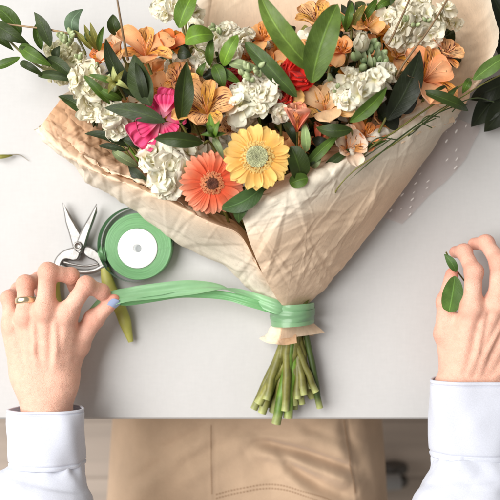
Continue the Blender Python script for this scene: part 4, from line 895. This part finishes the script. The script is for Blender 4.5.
# bib rising up the chest
ybib = np.linspace(0, 1, 60)[None, :]; xb = np.linspace(-1, 1, nu)[:, None]
ap = MB(); ap.grid(G)
bib0 = G[:, -1]; Bx = bib0[:, None, 0] * (1 - .35 * ybib); By = bib0[:, None, 1] + .022 * ybib - .07 * np.abs(xb) ** 2 * ybib + .0 * ybib; Bz = bib0[:, None, 2] + ybib * (.36 - (bib0[:, None, 2] + .10) * .6)
ap.grid(np.stack([Bx, By, Bz], -1))
apron = ap.build('apron', M['khaki'], person)
def on_apron(x, y):
    d = (px_ - x) ** 2 + (py_ - y) ** 2; i = np.unravel_index(d.argmin(), d.shape); w = np.exp(-d / 5); return (G * w[..., None]).sum((0, 1)) / w.sum()
for line in ([(216, 495), (238, 490), (262, 486), (284, 486), (304, 490), (320, 495), (334, 501)], [(216, 499), (238, 494), (262, 490), (284, 490), (304, 494), (320, 499), (334, 505)], [(346, 424), (349, 445), (352, 470), (357, 498)], [(211, 426), (211, 450), (212, 496)]):
    lp = cr(np.array(line, float), 90); th_ = MB()
    for k in range(0, 88, 2):
        a_ = on_apron(*lp[k]) + (0, 0, .0006); b_ = on_apron(*lp[k + 1]) + (0, 0, .0006); th_.tube([a_, (a_ + b_) / 2, b_], .00055, 5)
    th_.build('stitching', M['thread'], apron)

# chair under the person
ch = thing('office_chair', 'grey chair base with dark castors on the wooden floor beside the apron', 'chair', (0, -.47, -.75))
mb = MB(); n = 44; a = np.arange(n) * 2 * PI / n
mb.grid(np.array([[(.20 * s_ * math.cos(x), -.47 + .19 * s_ * math.sin(x), z_) for x in a] for s_, z_ in ((.01, -.265), (.9, -.265), (1.0, -.255), (1.0, -.225), (.93, -.212), (.01, -.21))]), wrap=True); mb.build('seat', M['dark'], ch)
mb = MB(); mb.tube([(0, -.47, -.64), (0, -.47, -.40), (0, -.47, -.266)], .026, 16); mb.build('column', M['grey'], ch)
for k in range(5):
    a_ = math.radians(1 + 72 * k); d = np.array((math.cos(a_), math.sin(a_), 0)); e_ = np.array((0, -.47, -.67)) + d * .30
    mb = MB(); mb.tube(cr([np.array((0, -.47, -.645)), np.array((0, -.47, -.65)) + d * .12, e_], 12), np.linspace(.026, .016, 12), 10); mb.build('leg', M['grey'], ch)
    mb = MB(); sdv = np.array((-d[1], d[0], 0))
    for s_ in (-1, 1): mb.tube([e_ + (0, 0, -.052) + sdv * s_ * .006, e_ + (0, 0, -.052) + sdv * s_ * .016, e_ + (0, 0, -.052) + sdv * s_ * .022], [.026, .028, .024], 20)
    mb.build('castor', M['dark'], ch)

# ------------------------------------------------------------------ tools and ribbon on the table
def prism_px(mb, poly, z0, z1, bev=.0006, smooth_n=0, **kw):
    p = np.array(poly, float)
    if smooth_n: p = cr(np.vstack([p, p[:1]]), smooth_n)[:-1]
    mb.prism([P(x, y, z1)[:2] for x, y in p], bev, z0=z0, z1=z1, **kw)
sec = thing('secateurs', 'worn steel garden secateurs with olive grips lying open next to the ribbon roll', 'secateurs', P(79, 250, 0))
mb = MB(); prism_px(mb, [(62, 202.5), (70, 215), (79.5, 231.5), (87, 246), (85, 252), (78, 254), (72, 246), (69, 235), (65, 222)], .006, .0105, .0018); mb.build('blade', M['steel'], sec, smooth=False)
mb = MB(); prism_px(mb, [(96, 203.5), (96.5, 212), (93, 222), (89, 233), (85, 246), (80, 254), (74, 250), (77, 240), (81, 230), (89, 216)], .0108, .0155, .0018); mb.build('blade', M['steel'], sec, smooth=False)
mb = MB(); b0 = P(78, 246, .0158); mb.grid(np.array([[b0 + (r_ * math.cos(x), r_ * math.sin(x), z_) for x in np.arange(24) * PI / 12] for r_, z_ in ((.0052, -.001), (.0052, .0014), (.0042, .0024), (.0032, .0022), (.003, .0014), (.0002, .0014))]), wrap=True); mb.build('pivot_bolt', M['steel'], sec)
mb = MB(); prism_px(mb, [(74, 247), (80, 252), (78, 259), (73, 261), (66, 259.5), (62, 262), (61, 267), (64, 272), (57, 272), (53.5, 264), (56, 257), (63, 250.5)], .004, .0125, .0016, 40); mb.build('handle_arm', M['steel'], sec)
mb = MB(); prism_px(mb, [(84, 246), (90, 246.5), (97, 251), (104, 258), (108.5, 266), (108, 275), (103.5, 278), (100, 270), (96, 262), (88, 258), (83, 253)], .004, .0115, .0016, 40); mb.build('handle_arm', M['steel'], sec)
mb = MB(); mb.tube(cr([P(60, 266, .010), P(70, 270, .011), P(83, 272, .011), P(95, 270.5, .011), (P(105, 265, .010))], 24), .0030, 8, flat=.6); mb.tube(cr([P(64, 262, .013), P(74, 264.5, .0135), (P(86, 266, .0135)), P(98, 264, .013)], 24), .0014, 7); mb.build('spring_bar', M['steel'], sec)
mb = MB(); mb.tube(cr([P(105, 268, .010), P(108, 282, .011), P(115, 298, .011), P(123, 316, .010), P(131, 342, .009)], 40), np.concatenate([np.linspace(.0050, .0072, 10), np.full(22, .0072), np.linspace(.0070, .003, 8)]), 14, flat=.8); mb.build('grip', M['grip'], sec)
mb = MB(); mb.tube(cr([P(57, 268, .010), P(54, 282, .0095), P(56, 302, .009), P(64, 325, .009), P(74, 346, .009)], 40), np.concatenate([np.linspace(.0050, .0068, 10), np.full(22, .0068), np.linspace(.0066, .003, 8)]), 14, flat=.8); mb.build('grip', M['grip'], sec)

RG, RGd, RGl = lin(112, 164, 112), lin(70, 126, 80), lin(142, 188, 142)
t = NT('satin_ribbon'); col = t.scale(t.attr(), t.rng(t.noise(30, 4), 0.3, 0.7, .9, 1.1)); t.base(col); t.set(Roughness=.26); t.b.inputs['Sheen Weight'].default_value = .3
uv = t.n('ShaderNodeUVMap', uv_map='UVMap').outputs['UV']; t.bump(t.noise(14, 3, .6, vec=uv, sx=(6, .4, 1)), .15, .0005); t.translucent(col, .35); M['ribbon'] = t.m
t = NT('ribbon_roll'); uv = t.n('ShaderNodeUVMap', uv_map='UVMap').outputs['UV']; s = t.n('ShaderNodeSeparateXYZ'); t.l(uv, s.inputs[0])
w = t.noise(26, 2, .6, vec=uv, sx=(.05, 2.2, 1)); col = t.scale(t.attr(), t.rng(w, .35, .65, .72, 1.22)); t.base(col); t.set(Roughness=.45); t.bump(w, .6, .0012); M['roll'] = t.m
sp = thing('ribbon_spool', 'roll of green satin ribbon with a white paper core on the table', 'ribbon', P(141, 247, 0))
kk = K(.022); c = P(141, 246.5, 0); ht = .022
mb = MB(); n = 120; a = np.arange(n) * 2 * PI / n; ro = 33.5 * kk; ri = 20.3 * kk
cin = P(140.3, 248.5, 0)
rows = []
for r_, z_, f_ in ((ro, .0006, 1), (ro, ht * .5, 1), (ro, ht - .0006, 1), (ro - .0006, ht, 1)): rows.append([(c[0] + r_ * math.cos(x), c[1] + r_ * math.sin(x), z_) for x in a])
for q_ in np.linspace(.06, 1, 26):
    cc_ = c * (1 - q_) + cin * q_; r_ = (ro - .0006) * (1 - q_) + ri * q_; rows.append([(cc_[0] + r_ * math.cos(x), cc_[1] + r_ * math.sin(x), ht - .0004 * (len(rows) % 2)) for x in a])
rows.append([(cin[0] + ri * math.cos(x), cin[1] + ri * math.sin(x), .002) for x in a])
mb.grid(np.array(rows), col=RG, wrap=True); mb.build('ribbon_coil', M['roll'], sp)
mb = MB(); r2 = ri - .0004; rh = 4.2 * kk
mb.grid(np.array([[(cin[0] + r_ * math.cos(x), cin[1] + r_ * math.sin(x), z_) for x in a] for r_, z_ in ((r2, .001), (r2, ht + .0002), (r2 - .0005, ht + .0008), (r2 * .7, ht + .0006), (rh + .0008, ht + .0008), (rh, ht + .0003), (rh, .003), (.0002, .003))]), wrap=True); mb.build('core', M['card'], sp)
mb = MB(); m = 150; tt = np.linspace(0, 1, m); ang = math.radians(-75) - tt * math.radians(292); rr = (34.0 + 6.6 * np.sin(PI * np.clip(tt * 1.02, 0, 1)) ** .8) * kk
base = np.stack([c[0] - .0008 + rr * np.cos(ang), c[1] + rr * np.sin(ang)], 1); zz = np.linspace(.001, ht + .001, 9)
g = np.array([[(b_[0], b_[1], z_) for z_ in zz] for b_ in base]); mb.grid(g, col=RGd * .9)  # loose turn in darker green, its inner shading put into the colour
# the frayed free end
e = P(104, 256, 0)
for k in range(5): leaf(mb, P(106, 262, .012), P(98 + 1.5 * k, 247 - 1.8 * (k % 3), .014 + .001 * k), .004, RG * .9, nu=6, nv=3)
mb.build('loose_turn', M['ribbon'], sp)
# ribbon running from the hand to the tie round the stems
rib = thing('ribbon_tie', 'pale green satin ribbon stretched from the fingers to the tied stems', 'ribbon', P(291, 312, 0))
def strip(ctr, wid, tw, n=110, col=RGl, mb=None, amp=.0012, seed=4):
    c_ = cr(np.array([P(*q_) for q_ in ctr]), n); w_ = cr(np.array(wid, float), n); tw_ = cr(np.array(tw, float), n)
    T = unit(np.gradient(c_, axis=0)); sd = unit(np.cross(T, (0, 0, 1))); nn = np.cross(sd, T)
    v = np.linspace(-1, 1, 15)[None, :]; a_ = np.radians(tw_)
    s2 = sd * np.cos(a_)[:, None] + nn * np.sin(a_)[:, None]; n2 = nn * np.cos(a_)[:, None] - sd * np.sin(a_)[:, None]
    g = c_[:, None] + s2[:, None] * (v * (w_ / 2)[:, None])[..., None] + n2[:, None] * (.10 * w_[:, None] * v ** 2)[..., None]
    g = g + n2[:, None] * (amp * crease(g * np.array((.35, 1, 1)), .02, seed))[..., None]
    pl_ = .5 + .5 * np.sin(v * 3.6 + 2.2 * np.linspace(0, 1, n)[:, None] + seed)
    g = g + n2[:, None] * (.0013 * (1 - np.abs(2 * pl_ - 1)))[..., None]
    mb.grid(g, col=np.asarray(col))
mb = MB()
strip([(84, 326, .040), (98, 308, .048), (112, 299, .053), (130, 295, .050), (158, 291, .047), (190, 288, .046), (222, 289, .043), (250, 298, .044), (276, 307, .054), (292, 312, .046)], [.012, .014, .016, .0165, .017, .017, .015, .013, .015, .012], [10, 30, 16, 26, 8, 22, 75, 150, 180, 180], mb=mb, col=RGl * 1.08)
strip([(112, 300, .052), (132, 301, .048), (156, 297, .044), (186, 293, .042), (222, 295, .040), (252, 303, .046), (290, 314, .044)], [.008, .010, .013, .012, .010, .010, .010], [0, -40, -56, -40, -10, 0, 0], mb=mb, col=RG * 1.25, seed=9)
mb.build('ribbon_length', M['ribbon'], rib)
mb = MB(); a = np.arange(60) * 2 * PI / 60; cb = P(291, 312, .0)
for k, (dy, rr_) in enumerate(((0, 1.0), (.005, 1.04), (-.005, 1.03), (.001, 1.07))):
    g = np.array([[(cb[0] + .0235 * rr_ * math.cos(x), cb[1] + y_ + dy + .002 * math.sin(x + k), .0285 + .0265 * rr_ * math.sin(x)) for x in a] for y_ in np.linspace(-.006, .006, 9)])
    g = g + unit(g - g.mean(1, keepdims=True)) * (.0016 * crease(g * np.array((.5, 2, .5)), .012, 70 + k))[..., None]
    mb.grid(g, col=RGl * (1 - .06 * k), wrap=True)
mb.build('ribbon_wrap', M['ribbon'], rib)
mb = MB()
leaf(mb, P(455, 276, .060), P(449, 312, .0595), 21 * K(.056), lin(74, 104, 46), arch=.0025, a=.6, bb=.42); leaf(mb, P(456, 272, .052), P(444, 254, .05), 9 * K(.05), lin(66, 94, 42), arch=.003)
mb.tube(cr([P(446, 252, .047), P(453, 265, .042), P(460, 275, .038), P(470, 288, .03)], 16), .0009, 7, col=GREEN['olive'] * .7)
o = mb.build('held_leaf', M['leaf']); tag(o, 'green leaf pinched between the thumb and fingers of the cuffed hand', 'leaf')

# ------------------------------------------------------------------ light, camera
sc = bpy.context.scene
w = bpy.data.worlds.new('World'); sc.world = w; w.use_nodes = True
bg = w.node_tree.nodes['Background']; bg.inputs[0].default_value = (*lin(248, 241, 232), 1); bg.inputs[1].default_value = 0.34
def area(name, loc, aim, size, power, col):
    l = bpy.data.lights.new(name, 'AREA'); l.size = size; l.energy = power; l.color = col; l.shape = 'SQUARE'
    o_ = bpy.data.objects.new(name, l); C.objects.link(o_); o_.location = loc
    o_.rotation_euler = (Vector(aim) - Vector(loc)).to_track_quat('-Z', 'Y').to_euler(); return o_
area('window_light', (-2.2, .62, 2.75), (0, 0, 0), 3.0, 248, (1, .985, .962))
cam = bpy.data.cameras.new('camera'); co = bpy.data.objects.new('camera', cam); C.objects.link(co); co.location = (0, 0, H); co.rotation_euler = (0, 0, 0)
cam.sensor_width = 36; cam.lens = 36 * H / (500 * S); cam.clip_start = .05; cam.clip_end = 50
cam.dof.use_dof = True; cam.dof.focus_distance = H - .085; cam.dof.aperture_fstop = 4.5
sc.camera = co
sc.view_settings.view_transform = 'Standard'; sc.view_settings.look = 'None'; sc.view_settings.exposure = 0.08; sc.view_settings.gamma = 1
